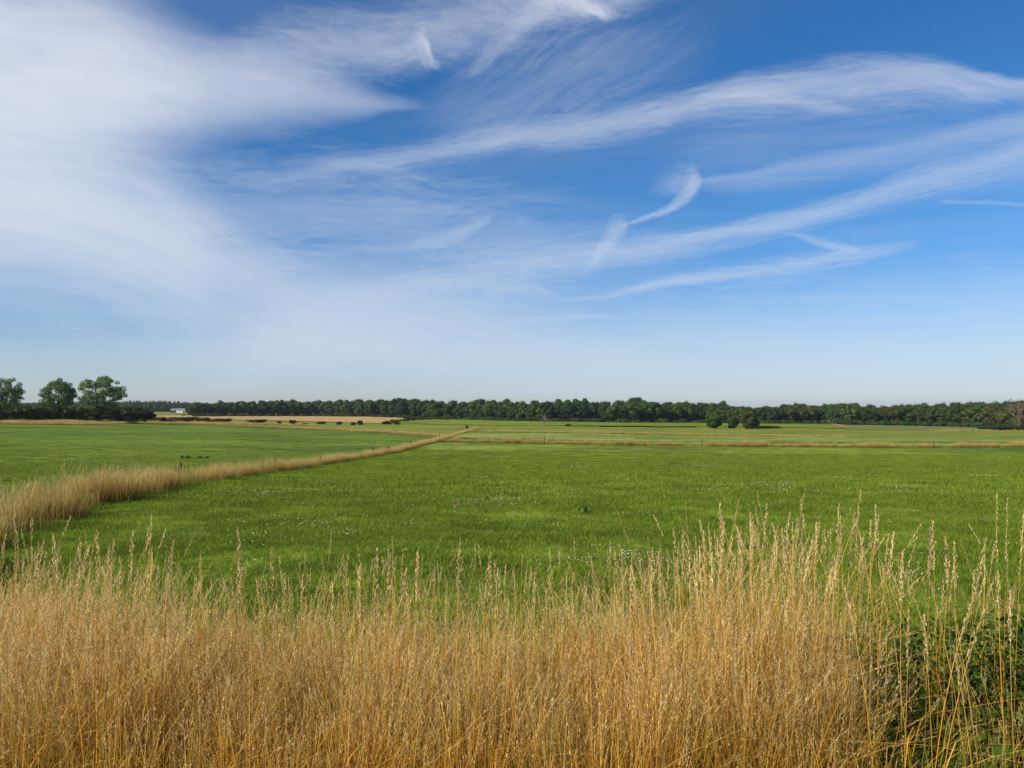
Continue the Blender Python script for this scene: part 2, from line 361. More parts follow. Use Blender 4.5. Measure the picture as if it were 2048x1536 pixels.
def field_mat(name, dark, mid, light, pale=None, pale_amt=0.0, bump=1.0, fine=1.0):
    m, nt = mat_new(name)
    g = N(nt, 'ShaderNodeNewGeometry').outputs['Position']
    big = nz(nt, 0.035, 5, 0.6, g); med = nz(nt, 0.5, 5, 0.65, g); sm = nz(nt, 5.0 * fine, 4, 0.7, g)
    v = M(nt, 'ADD', M(nt, 'MULTIPLY', big, 0.9), M(nt, 'ADD', M(nt, 'MULTIPLY', med, 0.9), M(nt, 'MULTIPLY', sm, 0.6)))
    v = M(nt, 'SUBTRACT', v, 0.70)
    v = M(nt, 'ADD', v, M(nt, 'MULTIPLY', M(nt, 'SUBTRACT', nz(nt, 0.22, 2, 0.5, g, (0.35, 1.6, 1)), 0.5), 0.5))
    c = ramp(nt, v, [(0.34, dark), (0.5, mid), (0.66, light)])
    if pale:
        p1 = nz(nt, 0.16, 3, 0.5, g); p2 = nz(nt, 2.2, 3, 0.6, g)
        p = M(nt, 'MULTIPLY', M(nt, 'SUBTRACT', p1, 0.60, clamp=True), 14.0, clamp=True)
        p = M(nt, 'MULTIPLY', p, M(nt, 'MULTIPLY', M(nt, 'SUBTRACT', p2, 0.46, clamp=True), 7.0, clamp=True), clamp=True)
        c = MIX(nt, M(nt, 'MULTIPLY', p, pale_amt), c, pale)
    # darker tufts
    t = M(nt, 'MULTIPLY', M(nt, 'SUBTRACT', nz(nt, 0.45, 3, 0.6, g), 0.62, clamp=True), 16.0, clamp=True)
    c = MIX(nt, M(nt, 'MULTIPLY', t, 0.6), c, tuple(v * 0.5 for v in dark))
    d = N(nt, 'ShaderNodeBsdfPrincipled'); d.inputs['Roughness'].default_value = 0.95; d.inputs['Specular IOR Level'].default_value = 0.1
    nt.links.new(c, d.inputs['Base Color'])
    b = N(nt, 'ShaderNodeBump'); b.inputs['Strength'].default_value = 0.6 * bump; b.inputs['Distance'].default_value = 0.12
    nt.links.new(M(nt, 'ADD', sm, med), b.inputs['Height']); nt.links.new(b.outputs[0], d.inputs['Normal'])
    o = N(nt, 'ShaderNodeOutputMaterial'); nt.links.new(d.outputs[0], o.inputs[0]); MAT[name] = m; return m
field_mat('meadow_turf', (0.075, 0.124, 0.008), (0.165, 0.236, 0.016), (0.265, 0.325, 0.036), (0.36, 0.40, 0.16), 0.45)
field_mat('left_turf', (0.058, 0.108, 0.008), (0.112, 0.180, 0.013), (0.185, 0.245, 0.024), (0.34, 0.39, 0.18), 0.3)
field_mat('rough_turf', (0.120, 0.150, 0.014), (0.195, 0.230, 0.022), (0.270, 0.270, 0.040), (0.40, 0.36, 0.16), 0.5)
field_mat('pale_turf', (0.120, 0.170, 0.016), (0.205, 0.255, 0.034), (0.310, 0.340, 0.090), (0.40, 0.44, 0.26), 0.9)
field_mat('bright_turf', (0.115, 0.165, 0.010), (0.175, 0.235, 0.014), (0.230, 0.280, 0.026), (0.30, 0.30, 0.12), 0.4)
field_mat('grey_turf', (0.125, 0.150, 0.036), (0.170, 0.190, 0.050), (0.215, 0.225, 0.070))
field_mat('stubble', (0.36, 0.235, 0.085), (0.46, 0.31, 0.12), (0.53, 0.38, 0.17))
field_mat('dry_ground', (0.20, 0.15, 0.06), (0.33, 0.24, 0.10), (0.45, 0.34, 0.16))
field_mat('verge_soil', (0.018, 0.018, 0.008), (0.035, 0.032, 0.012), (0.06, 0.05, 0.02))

# ------------------------------------------------------------------ ground: one sheet to the horizon
def build_ground():
    az = np.concatenate([np.linspace(-math.pi, -0.82, 60), np.linspace(-0.80, 0.80, 240), np.linspace(0.82, math.pi, 60)])
    rr = np.concatenate([np.linspace(0.35, 6.6, 26), np.exp(np.linspace(math.log(7), math.log(9500), 420))])
    A, R = np.meshgrid(az, rr); x = R * np.sin(A); y = R * np.cos(A)
    z = gz(x, y)
    z = z + 0.02 * np.sin(x * 1.3 + 2 * np.sin(y * 0.7)) * np.clip((R - 8) / 10, 0, 1) * np.clip(40 / R, 0, 1)
    V = np.stack([x, y, z], -1).reshape(-1, 3)
    nr, na = A.shape; i = np.arange(nr - 1)[:, None] * na + np.arange(na - 1)[None]
    Fq = np.stack([i, i + 1, i + 1 + na, i + na], -1).reshape(-1, 4)
    wrap = np.arange(nr - 1) * na
    V = np.vstack([V, [[0, 0, float(gz(0, 0.35))]]]); cidx = len(V) - 1
    me = mesh_np('meadow', V, Fq, MAT['meadow_turf'], smooth=True)
    o = tag(obj('meadow', me), kind='structure')
build_ground()
def sheet(name, top, bottom, mat, px0, px1, n=90, m=16, liftk=0.0003, step=None):
    """a field lying on the ground between two edges given in the photograph"""
    V = []
    for i in range(n + 1):
        px = px0 + (px1 - px0) * i / n; r0 = lerp(bottom, px); r1 = lerp(top, px)
        p0 = at(px, r0); p1 = at(px, r1)
        for k in range(m + 1):
            t = k / m; d = math.exp(math.log(p0[1]) * (1 - t) + math.log(max(p1[1], p0[1] + .1)) * t)
            x = p0[0] / p0[1] * d
            V.append((x, d, float(gz(x, d)) + 0.006 + liftk * d))
    V = np.array(V); i = np.arange(n)[:, None] * (m + 1) + np.arange(m)[None]
    Fq = np.stack([i, i + m + 1, i + m + 2, i + 1], -1).reshape(-1, 4)
    return tag(obj(name, mesh_np(name, V, Fq, mat, smooth=True)), kind='structure')
FENCE = [(-260, 1260), (-60, 1132), (0, 1102), (100, 1062), (200, 1022), (300, 992), (400, 970), (500, 954), (600, 940), (700, 923), (800, 905), (870, 886), (905, 875), (937, 864), (960, 858)]
S3 = [(-500, 850), (0, 850), (150, 851), (300, 848), (460, 852), (520, 855), (640, 861), (760, 866), (880, 875), (900, 876)]
sheet('left_meadow', [(p[0], p[1] - 1) for p in S3], [(p[0], p[1] - 3) for p in FENCE], MAT['left_turf'], -260, 890, 140, 60, 0.0004)
sheet('rough_field', [(300, 836), (460, 840), (540, 843), (760, 849), (960, 853), (1500, 856), (2048, 862), (2300, 862)],
      [(300, 847), (460, 851), (640, 860), (760, 865), (880, 874), (940, 864), (1200, 867), (1450, 872), (1700, 874), (2048, 874), (2300, 874)], MAT['rough_turf'], 300, 2250, 160, 12)
sheet('clover_field', [(905, 872), (940, 865), (1200, 868), (1450, 873), (1700, 875), (2300, 875)], [(905, 876), (960, 879), (1200, 882), (1500, 885), (2300, 886)], MAT['pale_turf'], 905, 2250, 140, 10, 0.0006)
sheet('wheat_field', [(250, 831), (400, 831.5), (480, 831), (700, 831.5), (760, 833.5), (810, 836)], [(250, 836), (400, 839), (560, 842), (700, 846), (770, 847), (810, 840)], MAT['stubble'], 250, 806, 90, 12, 0.0006)
sheet('far_green_field', [(250, 824), (430, 824)], [(250, 830.5), (430, 830.5)], MAT['bright_turf'], 250, 425, 20, 6, 0.0006)
sheet('convex_field', [(800, 838), (900, 838), (1000, 841), (1250, 844), (1500, 846), (1700, 847)], [(800, 846), (880, 850), (1090, 851.5), (1400, 853), (1560, 855), (1700, 858)], MAT['bright_turf'], 800, 1695, 90, 8, 0.0006)
sheet('grey_field', [(1690, 849), (1800, 850), (1950, 854), (2050, 856), (2300, 857)], [(1690, 859), (1800, 861), (1900, 861.5), (2300, 862)], MAT['grey_turf'], 1690, 2250, 60, 6, 0.0006)
sheet('dirt_track', [(1636, 846.5), (1660, 847), (1680, 851), (1694, 857)], [(1636, 848.5), (1660, 849.5), (1680, 855), (1694, 859)], MAT['dry_ground'], 1636, 1694, 16, 2, 0.0012)
# verge under the tall grass
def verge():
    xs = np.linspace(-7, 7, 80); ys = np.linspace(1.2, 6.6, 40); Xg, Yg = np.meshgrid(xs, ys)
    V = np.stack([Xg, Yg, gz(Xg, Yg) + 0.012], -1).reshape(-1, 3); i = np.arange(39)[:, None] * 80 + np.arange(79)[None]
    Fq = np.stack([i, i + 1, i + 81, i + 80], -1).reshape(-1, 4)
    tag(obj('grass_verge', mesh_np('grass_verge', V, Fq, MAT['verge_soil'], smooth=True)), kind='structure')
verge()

# ------------------------------------------------------------------ scattering of uncountable stuff
def scatter(name, protos, P, rz, s, idx, tilt=None, label=None, cat=None):
    """one object whose points each carry one of the prototype tufts"""
    col = bpy.data.collections.new(name + "_kinds")
    for k, me in enumerate(protos):
        o = bpy.data.objects.new("%s_kind_%02d" % (name, k), me); col.objects.link(o)
    me = bpy.data.meshes.new(name); n = len(P)
    me.vertices.add(n); me.vertices.foreach_set("co", np.asarray(P, np.float32).ravel())
    R = np.zeros((n, 3), np.float32); R[:, 2] = rz
    if tilt is not None: R[:, :2] = tilt
    a = me.attributes.new("rot", 'FLOAT_VECTOR', 'POINT'); a.data.foreach_set("vector", R.ravel())
    S = np.asarray(s, np.float32)
    if S.ndim == 1: S = np.repeat(S[:, None], 3, 1)
    a = me.attributes.new("scl", 'FLOAT_VECTOR', 'POINT'); a.data.foreach_set("vector", S.ravel())
    a = me.attributes.new("idx", 'INT', 'POINT'); a.data.foreach_set("value", np.asarray(idx, np.int32))
    o = obj(name, me)
    ng = bpy.data.node_groups.new(name, 'GeometryNodeTree')
    ng.interface.new_socket("Geometry", in_out='INPUT', socket_type='NodeSocketGeometry')
    ng.interface.new_socket("Geometry", in_out='OUTPUT', socket_type='NodeSocketGeometry')
    gi = ng.nodes.new('NodeGroupInput'); go = ng.nodes.new('NodeGroupOutput')
    ip = ng.nodes.new('GeometryNodeInstanceOnPoints'); ci = ng.nodes.new('GeometryNodeCollectionInfo')
    ci.inputs['Collection'].default_value = col; ci.inputs['Separate Children'].default_value = True; ci.inputs['Reset Children'].default_value = True
    def na(nm, dt):
        q = ng.nodes.new('GeometryNodeInputNamedAttribute'); q.data_type = dt; q.inputs['Name'].default_value = nm
        return [x for x in q.outputs if x.enabled and x.name == 'Attribute'][0]
    ng.links.new(gi.outputs[0], ip.inputs['Points']); ng.links.new(ci.outputs[0], ip.inputs['Instance'])
    ip.inputs['Pick Instance'].default_value = True
    ng.links.new(na('idx', 'INT'), ip.inputs['Instance Index'])
    er = ng.nodes.new('FunctionNodeEulerToRotation'); ng.links.new(na('rot', 'FLOAT_VECTOR'), er.inputs[0])
    ng.links.new(er.outputs[0], ip.inputs['Rotation']); ng.links.new(na('scl', 'FLOAT_VECTOR'), ip.inputs['Scale'])
    ng.links.new(ip.outputs[0], go.inputs[0])
    md = o.modifiers.new("scatter", 'NODES'); md.node_group = ng
    tag(o, label, cat, kind='stuff'); return o

# ------------------------------------------------------------------ trees
def icosa():
    t = (1 + 5 ** .5) / 2
    v = np.array([(-1, t, 0), (1, t, 0), (-1, -t, 0), (1, -t, 0), (0, -1, t), (0, 1, t), (0, -1, -t), (0, 1, -t), (t, 0, -1), (t, 0, 1), (-t, 0, -1), (-t, 0, 1)], float)
    f = [(0, 11, 5), (0, 5, 1), (0, 1, 7), (0, 7, 10), (0, 10, 11), (1, 5, 9), (5, 11, 4), (11, 10, 2), (10, 7, 6), (7, 1, 8), (3, 9, 4), (3, 4, 2), (3, 2, 6), (3, 6, 8), (3, 8, 9), (4, 9, 5), (2, 4, 11), (6, 2, 10), (8, 6, 7), (9, 8, 1)]
    return v / np.linalg.norm(v[0]), f
ICV, ICF = icosa()
def leaf_quads(P, Nn, size, r):
    """quads facing roughly Nn at P"""
    n = len(P); Nn = Nn + r.normal(0, .55, (n, 3)); Nn /= np.linalg.norm(Nn, axis=1)[:, None]
    a = np.cross(Nn, r.normal(0, 1, (n, 3))); a /= np.linalg.norm(a, axis=1)[:, None]; b = np.cross(Nn, a)
    s = (size * r.uniform(.6, 1.35, n))[:, None]
    V = np.stack([P - a * s * .5, P - b * s * .38 + a * s * .1, P + a * s * .55, P + b * s * .38 + a * s * .05], 1).reshape(-1, 3)
    return V
def crown_mesh(name, lobes, n, leaf, mat, seed, core=0.72):
    r = np.random.default_rng(seed)
    L = np.array(lobes, float)             # x y z rx ry rz
    area = L[:, 3] * L[:, 5]; pick = r.choice(len(L), n, p=area / area.sum())
    D = r.normal(0, 1, (n, 3)); D[:, 2] = np.where(D[:, 2] < 0, D[:, 2] * .75, D[:, 2]); D /= np.linalg.norm(D, axis=1)[:, None]
    k = r.uniform(.72, 1.06, n)[:, None]
    P = L[pick, :3] + D * L[pick, 3:6] * k
    V = leaf_quads(P, D, leaf, r); R = np.repeat(np.clip(r.uniform(0, 1, n) * .55 + r.uniform(0, 1, len(L))[pick] * .45, 0, 1), 4)
    Fq = [tuple(range(4 * i, 4 * i + 4)) for i in range(n)]
    off = len(V); cv = []; cr = []
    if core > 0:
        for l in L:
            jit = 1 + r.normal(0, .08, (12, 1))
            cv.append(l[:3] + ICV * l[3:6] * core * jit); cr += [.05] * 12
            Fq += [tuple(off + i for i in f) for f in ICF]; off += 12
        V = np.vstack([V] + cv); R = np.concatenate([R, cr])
    return mesh_np(name, V, Fq, mat, {"rnd": R, "h": np.zeros(len(R))})
def lobes_round(h, w, z0, nl, r, lob=.3):
    """lobes through an upright ellipsoid between z0 and h"""
    out = []; cz = (h + z0) / 2; hz = (h - z0) / 2
    out.append((0, 0, cz, w * .30, w * .30, hz * .72))
    for i in range(nl):
        d = r.normal(0, 1, 3); d /= np.linalg.norm(d); q = r.uniform(.55, .78)
        rr = w * r.uniform(lob * .55, lob * .85)
        taper = 1.0 if d[2] > 0 else 0.92
        out.append((d[0] * q * w * .5 * taper, d[1] * q * w * .5 * taper, cz + d[2] * q * hz, rr, rr, rr * r.uniform(.75, 1.0)))
    return out
def trunk_mesh(name, h, rad, mat, seed, limbs=5):
    r = np.random.default_rng(seed); m = MB()
    pts = [(0, 0, -.4), (0, 0, h * .15), (r.normal(0, .15), r.normal(0, .15), h * .45), (r.normal(0, .3), r.normal(0, .3), h * .8)]
    m.tube(pts, [rad * 1.35, rad, rad * .75, rad * .25], 7)
    for k in range(limbs):
        a = r.uniform(0, 6.28); z = h * r.uniform(.25, .6); l = h * r.uniform(.2, .35)
        m.tube([(0, 0, z), (math.cos(a) * l * .5, math.sin(a) * l * .5, z + l * .5), (math.cos(a) * l, math.sin(a) * l, z + l * 1.1)], [rad * .45, rad * .3, rad * .08], 5)
    return m.mesh(name, mat)
# unit-ish forest trees: 17 m tall, 13 m wide
FT = []
for k in range(12):
    r = np.random.default_rng(100 + k)
    w = r.uniform(12.5, 17.5); mat = [MAT['oak_foliage'], MAT['blue_foliage'], MAT['oak_foliage'], MAT['warm_foliage']][k % 4]
    lob = lobes_round(17, w, .6, 40, r, .25)
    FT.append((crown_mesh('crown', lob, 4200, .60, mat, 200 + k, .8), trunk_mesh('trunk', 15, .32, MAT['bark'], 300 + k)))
BASE = [(380, 833.5), (500, 833), (640, 833), (760, 834.5), (830, 837), (900, 839), (1000, 842), (1100, 843.5), (1250, 845.5), (1400, 846), (1530, 847.5), (1640, 848), (1700, 850), (1800, 851.5), (1950, 855), (2048, 858), (2200, 862)]
TOP = [(380, 806), (395, 803), (430, 803), (460, 801), (540, 799), (555, 797), (600, 800), (630, 797), (660, 799), (700, 797), (740, 799), (770, 795), (800, 793), (830, 796), (850, 798), (900, 800), (920, 800), (960, 797), (1000, 797),
       (1040, 800), (1100, 798), (1160, 800), (1205, 796), (1250, 799), (1272, 798), (1300, 799), (1330, 800), (1400, 803), (1450, 804), (1490, 810), (1510, 813), (1560, 808), (1590, 805), (1640, 806), (1700, 804), (1750, 809), (1800, 806), (1850, 806), (1900, 804), (1950, 801), (2000, 799), (2048, 797), (2200, 797)]
SEC = [(470, "right of the barns"), (560, "above the long low field bush"), (640, "above the round field bush"), (720, "above the pair of field bushes"), (800, "above the stubble's right end"),
       (900, "above the thin curved hedge"), (1000, "above the sapling"), (1085, "left of the leafless tree"), (1150, "above the lone dark bush"), (1240, "left of the umbrella tree"), (1310, "under the umbrella tree"),
       (1400, "left of the three round trees"), (1520, "behind the three round trees"), (1630, "left of the dirt track"), (1730, "round the bleached snag"), (1850, "above the grey-green field's left half"), (1960, "above the grey-green field's right half"), (9999, "near the brown dying tree")]
def section(px):
    for lim, ph in SEC:
        if px < lim: return ph, ph
def copy_tree(kind, name, loc, s, rz, label, cat, group):
    t = thing(name, loc, label, cat, group, rz, s)
    obj('crown', kind[0], t); obj('trunk', kind[1], t)
    return t
ntree = 0
for row in range(3):
    px = 384.0 + row * 7
    while px < 2110:
        base = lerp(BASE, px); top = lerp(TOP, px); x, d, z = at(px, base)
        d2 = d + 4 + row * 11 + rng.uniform(-2, 2); x2 = x / d * d2; z2 = float(gz(x2, d2))
        want = (float(ray(px, top)[1]) * d2 + EYE) - z2
        hh = want * (rng.uniform(.72, .97) if row == 0 else rng.uniform(.88, .99) if row == 1 else rng.uniform(.95, 1.035))
        s = hh / 17.0; sw = s * rng.uniform(.85, 1.15) * (0.9 if px < 700 else 1.0)
        k = int(rng.integers(0, 12))
        if 1560 < px and rng.uniform() < .45: k = [3, 7, 11][int(rng.integers(0, 3))]
        elif px < 1300 and k % 4 == 3 and rng.uniform() < .6: k -= 1
        ph, g = section(px)
        rowname = ("front edge", "second rank", "rear rank")[row]
        lab = "broadleaf tree in the wood's %s %s" % (rowname, ph)
        copy_tree(FT[k], 'forest_tree', (x2, d2, z2), (sw, sw, s), rng.uniform(0, 6.28), lab, 'tree', '%s of the wood %s' % (rowname, ph))
        px += (20 + 3 * row) * rng.uniform(.8, 1.25) * (0.82 if px < 760 else 1.0); ntree += 1
# the one crown standing clear above the wood
x, d, z = at(1272, 845.5); d += 30; x = x / d * (d) ; x = float(ray(1272, 845)[0]) * d
copy_tree((crown_mesh('crown', [(0, 0, 17, 5.0, 5, 3.0), (-4.3, 0, 15.6, 3.2, 3, 2.4), (4.5, 0, 15.4, 3.4, 3, 2.4), (0, 0, 13, 5.5, 5, 3), (2.2, 1, 18.4, 3.2, 3, 1.7), (-2.6, 1, 18.2, 3, 3, 1.6)], 3400, .55, MAT['oak_foliage'], 77, .7), FT[0][1]),
          'forest_tree', (x, d, float(gz(x, d))), 1.0, 0, "umbrella-crowned tree rising highest above the long wood right of centre", 'tree', None)
# undergrowth along the foot of the wood
bk = []
for k in range(5):
    r = np.random.default_rng(500 + k)
    bk.append(crown_mesh('undergrowth', [(0, 0, 1.1, 2.2, 1.8, 1.5)] + [(r.uniform(-2, 2), r.uniform(-1, 1), r.uniform(.7, 1.7), r.uniform(.8, 1.3), 1, r.uniform(.7, 1.2)) for _ in range(7)], 700, .45,
                         [MAT['oak_foliage'], MAT['warm_foliage'], MAT['blue_foliage'], MAT['oak_foliage'], MAT['hedge_foliage']][k], 520 + k, .75))
P = []; S = []
for px in np.arange(388, 2110, 4.5):
    b = lerp(BASE, px) + rng.uniform(-.3, .5); x, d, z = at(px, b); P.append((x, d, z - .2)); S.append(rng.uniform(.8, 1.5) * (1.25 if px > 1650 else 1))
n = len(P); scatter('undergrowth', bk, P, rng.uniform(0, 6.28, n), S, rng.integers(0, 5, n), None, "scrubby dark undergrowth along the foot of the long wood", "undergrowth")
# far wood behind the barns
def conifer(seed):
    r = np.random.default_rng(seed); n = 800; t = r.uniform(0, 1, n) ** .7; z = 18 * (1 - t) + 1 * t; rad = 3.0 * t ** .8 + .15
    a = r.uniform(0, 6.28, n); D = np.stack([np.cos(a), np.sin(a), r.uniform(-.3, .3, n)], 1); Pn = np.stack([np.cos(a) * rad, np.sin(a) * rad, z], 1)
    return mesh_np('conifer', leaf_quads(Pn, D, 1.2, r), np.arange(4 * n).reshape(-1, 4), MAT['blue_foliage'], {"rnd": np.repeat(r.uniform(0, 1, n), 4), "h": np.zeros(4 * n)})
fk = [conifer(1), conifer(2), FT[1][0], FT[5][0], FT[0][0]]
P = []; S = []; I = []
for row in range(5):
    for px in np.arange(-260, 425, 6.0):
        px = px + rng.uniform(-3, 3); tp = lerp([(-260, 803), (60, 803), (150, 801), (250, 801), (330, 801), (400, 804), (430, 806)], px)
        d = 1350 + 25 * row + rng.uniform(-8, 8); x = float(ray(px, 820)[0]) * d; z = float(gz(x, d)); h = float(ray(px, tp)[1]) * d + EYE - z
        con = 240 < px < 400 and row > 1 and rng.uniform() < .75
        P.append((x, d, z)); S.append(h / 17 * rng.uniform(.86, 1.02) * (.97 if con else .9)); I.append(int(rng.integers(0, 2)) if con else int(rng.integers(2, 5)))
n = len(P); scatter('far_wood', fk, P, rng.uniform(0, 6.28, n), S, I, None, "far bluish wood with spiky conifer tops behind the barns", "wood")

# three tall open trees behind the hedge
def open_tree(px, row_top, row_base, wpx, d, seed, label, lean=0.0, asym=0.0):
    r = np.random.default_rng(seed); x = float(ray(px, 800)[0]) * d; z = float(gz(x, d))
    h = (float(ray(px, row_top)[1]) * d + EYE) - z; w = wpx / F * d
    t = thing('tall_tree', (x, d, z), label, 'tree', 'tall open trees behind the hedge')
    tr = MB(); tips = []
    tr.tube([(0, 0, -.3), (0, 0, 1), (0.1, 0, h * .28)], [.5, .42, .34], 8)
    cz = h * .58; hz = h * .42; tips = []
    for k in range(175):
        D = r.normal(0, 1, 3); D /= np.linalg.norm(D); q = r.uniform(.25, 1) ** .45 * .93
        if D[2] < 0: q *= .95
        tips.append((np.array((D[0] * q * w * .5 * (1 + asym * .3 * D[0]), D[1] * q * w * .5, cz + D[2] * q * hz)), r.uniform(.6, 1.05)))
    ends = []
    for k in range(11):
        a = k / 11 * 6.28 + r.uniform(-.3, .3); sp = r.uniform(.12, .36) * w; zt = h * r.uniform(.62, .92)
        p0 = np.array((0, 0, h * r.uniform(.10, .26))); p3 = np.array((math.cos(a) * sp, math.sin(a) * sp, zt))
        p1 = p0 + (p3 - p0) * (.42, .42, .30); p2 = p0 + (p3 - p0) * (.8, .8, .66)
        tr.tube([p0, p1, p2, p3], [.26, .19, .12, .05], 6); ends += [p1, p2, p3, (p1 + p2) / 2, (p2 + p3) / 2]
    E = np.array(ends)
    for p, q in tips:
        e = E[np.argmin(np.linalg.norm(E - p, axis=1) + np.where(E[:, 2] > p[2], 1.0, 0))]
        tr.tube([e, (e + p) / 2 + (0, 0, .25), p], [.06, .04, .015], 4, cap=False)
    obj('trunk', tr.mesh('trunk', MAT['bark']), t)
    lob = [(p[0], p[1], p[2], q, q, q * .8) for p, q in tips]
    obj('crown', crown_mesh('crown', lob, 15000, .36, MAT['willow_foliage'], seed + 1, 0.0), t)
open_tree(2, 749, 838, 90, 252, 11, "tall open tree cut by the left edge of the photo, behind the hedge")
open_tree(118, 757, 838, 72, 256, 21, "smaller middle tree of the three tall open trees behind the hedge")
open_tree(202, 751, 838, 99, 250, 31, "widest tall open tree, rightmost of the three behind the hedge", asym=.1)

# bushes and hedges
SHR = []
for k in range(8):
    r = np.random.default_rng(600 + k)
    lob = [(0, 0, 1.9, 1.9, 1.6, 1.8)] + [(r.uniform(-1.8, 1.8), r.uniform(-1.2, 1.2), r.uniform(.6, 3.1), r.uniform(.6, 1.05), r.uniform(.6, 1), r.uniform(.5, .8)) for _ in range(18)]
    lob = [l for l in lob]
    m = MB()
    for j in range(5): m.tube([(r.uniform(-.3, .3), r.uniform(-.3, .3), -.2), (r.uniform(-.8, .8), r.uniform(-.6, .6), 1.2), (r.uniform(-1.4, 1.4), r.uniform(-1, 1), 2.6)], [.09, .06, .03], 5)
    SHR.append((crown_mesh('crown', lob, 2600, .26, MAT['hedge_foliage'], 620 + k, .8), m.mesh('stems', MAT['bark'])))
def shrub(name, px, row_base, row_top, wpx, label, cat='shrub', group=None, dd=0.0, mat=None):
    x, d, z = at(px, row_base); d += dd; x = float(ray(px, row_base)[0]) * d; z = float(gz(x, d))
    h = (row_base - row_top) / F * d; w = wpx / F * d
    k = int(rng.integers(0, 8)); t = thing(name, (x, d, z - .05), label, cat, group, rng.uniform(-.4, .4), (w / 4.6, w / 4.6, h / 3.8))
    me = SHR[k][0]
    if mat:
        me = me.copy(); me.materials.clear(); me.materials.append(mat)
    obj('crown', me, t); obj('stem', SHR[k][1], t); return t
hx = np.linspace(-70, 284, 19)
for i, px in enumerate(hx):
    shrub('hedge_shrub', px + rng.uniform(-5, 5), 846.5, (807 if px < 60 else 809 if px < 150 else 812) + rng.uniform(-1.5, 2), 44 + rng.uniform(-4, 6),
          "dark thorn shrub merging into the tall clipped-looking hedge at left", 'shrub', 'shrubs of the tall hedge on the left')
for px, b, tp, w, lab in [(322, 846, 833, 40, "grey-green bush where the low hedge meets the tall hedge"), (350, 844, 833, 38, "low dark shrub in the low hedge, below the barns"),
        (378, 844, 833, 40, "low dark shrub in the middle of the low hedge"), (408, 845, 834, 42, "low dark shrub right of middle in the low hedge"), (440, 845, 836, 44, "low dark shrub at the right end of the low hedge")]:
    shrub('low_shrub', px, b, tp, w, lab, 'shrub', 'shrubs of the low hedge')
for px, b, tp, w, lab in [(515, 849, 838, 42, "long low dark bush left of the small field bushes"), (559, 849, 841, 10, "tiny pale bush right of the long low bush"), (586, 849, 839, 16, "round dark bush in front of the stubble, left one"),
        (641, 849, 842, 20, "flat wide bush at the middle of the stubble edge"), (678, 850, 842, 13, "small round bush right of the flat wide one"), (706, 851, 843, 12, "lower of the close pair of bushes by the stubble"),
        (720, 850, 840, 13, "taller of the close pair of bushes by the stubble"), (610, 849, 846, 14, "very low scrub between two field bushes"),
        (773, 849, 841, 20, "rounded bush at the left end of the curved hedge"), (790, 848, 838, 22, "bigger bush second from the left in the curved hedge"), (795, 850, 846, 8, "tiny bush in front of the curved hedge"),
        (1136, 853, 847, 13, "small dark bush alone in the green right of the dead tree"), (367, 832, 828, 7, "tiny bush on the field edge in front of the barns"), (385, 831, 827.5, 8, "tiny dark bush at the right end of the barn field"),
        (934, 857, 850, 6, "small upright sapling where the grass strips meet")]:
    shrub('field_bush', px, b, tp, w, lab, 'bush')
for i, (px, b) in enumerate([(808, 843), (822, 841.5), (838, 840.5), (854, 839.8), (870, 839.5), (888, 840)]):
    shrub('hedge_shrub', px, b, b - 5.5, 22, "low shrub of the thin hedge curving right to the wood", 'shrub', 'thin curved hedge before the wood', mat=MAT['oak_foliage'])
for px, b, w, lab in [(1540, 857, 46, "low dark bramble bank right of the round trees"), (1522, 857, 30, "left hump of the low bank beside the round trees"), (2005, 861, 70, "low leafy thicket in front of the wood at right"), (2040, 861, 40, "thicket under the brown dead tree"), (1970, 859, 36, "left end of the low thicket at the right wood edge")]:
    shrub('thicket', px, b, b - (6 if px < 1600 else 9), w, lab, 'thicket')
for k, (x0, x1, rw, lab) in enumerate([(1212, 1300, 854, "thin dark scrub line left of the three round trees"), (1300, 1392, 855, "thin dark scrub line touching the left round tree")]):
    for px in np.arange(x0, x1, 20): shrub('scrub', px, rw, rw - 2.2, 26, lab, 'scrub', 'dark scrub lines across the green field')
# three round trees
for px, b, tp, w, lab in [(1428, 857, 819, 42, "left one of three round trees standing in the field"), (1466, 857, 829, 27, "smallest middle one of three round field trees"), (1500, 858, 821, 43, "right one of three round trees, darkest and densest")]:
    x, d, z = at(px, b); h = (b - tp) / F * d; wd = w / F * d; r = np.random.default_rng(int(px))
    t = thing('round_tree', (x, d, z), lab, 'tree', 'three round trees in the field')
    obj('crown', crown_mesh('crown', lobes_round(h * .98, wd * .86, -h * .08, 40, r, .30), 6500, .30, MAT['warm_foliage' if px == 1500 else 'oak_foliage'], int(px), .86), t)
    obj('trunk', trunk_mesh('trunk', h * .8, .22, MAT['bark'], int(px)), t)
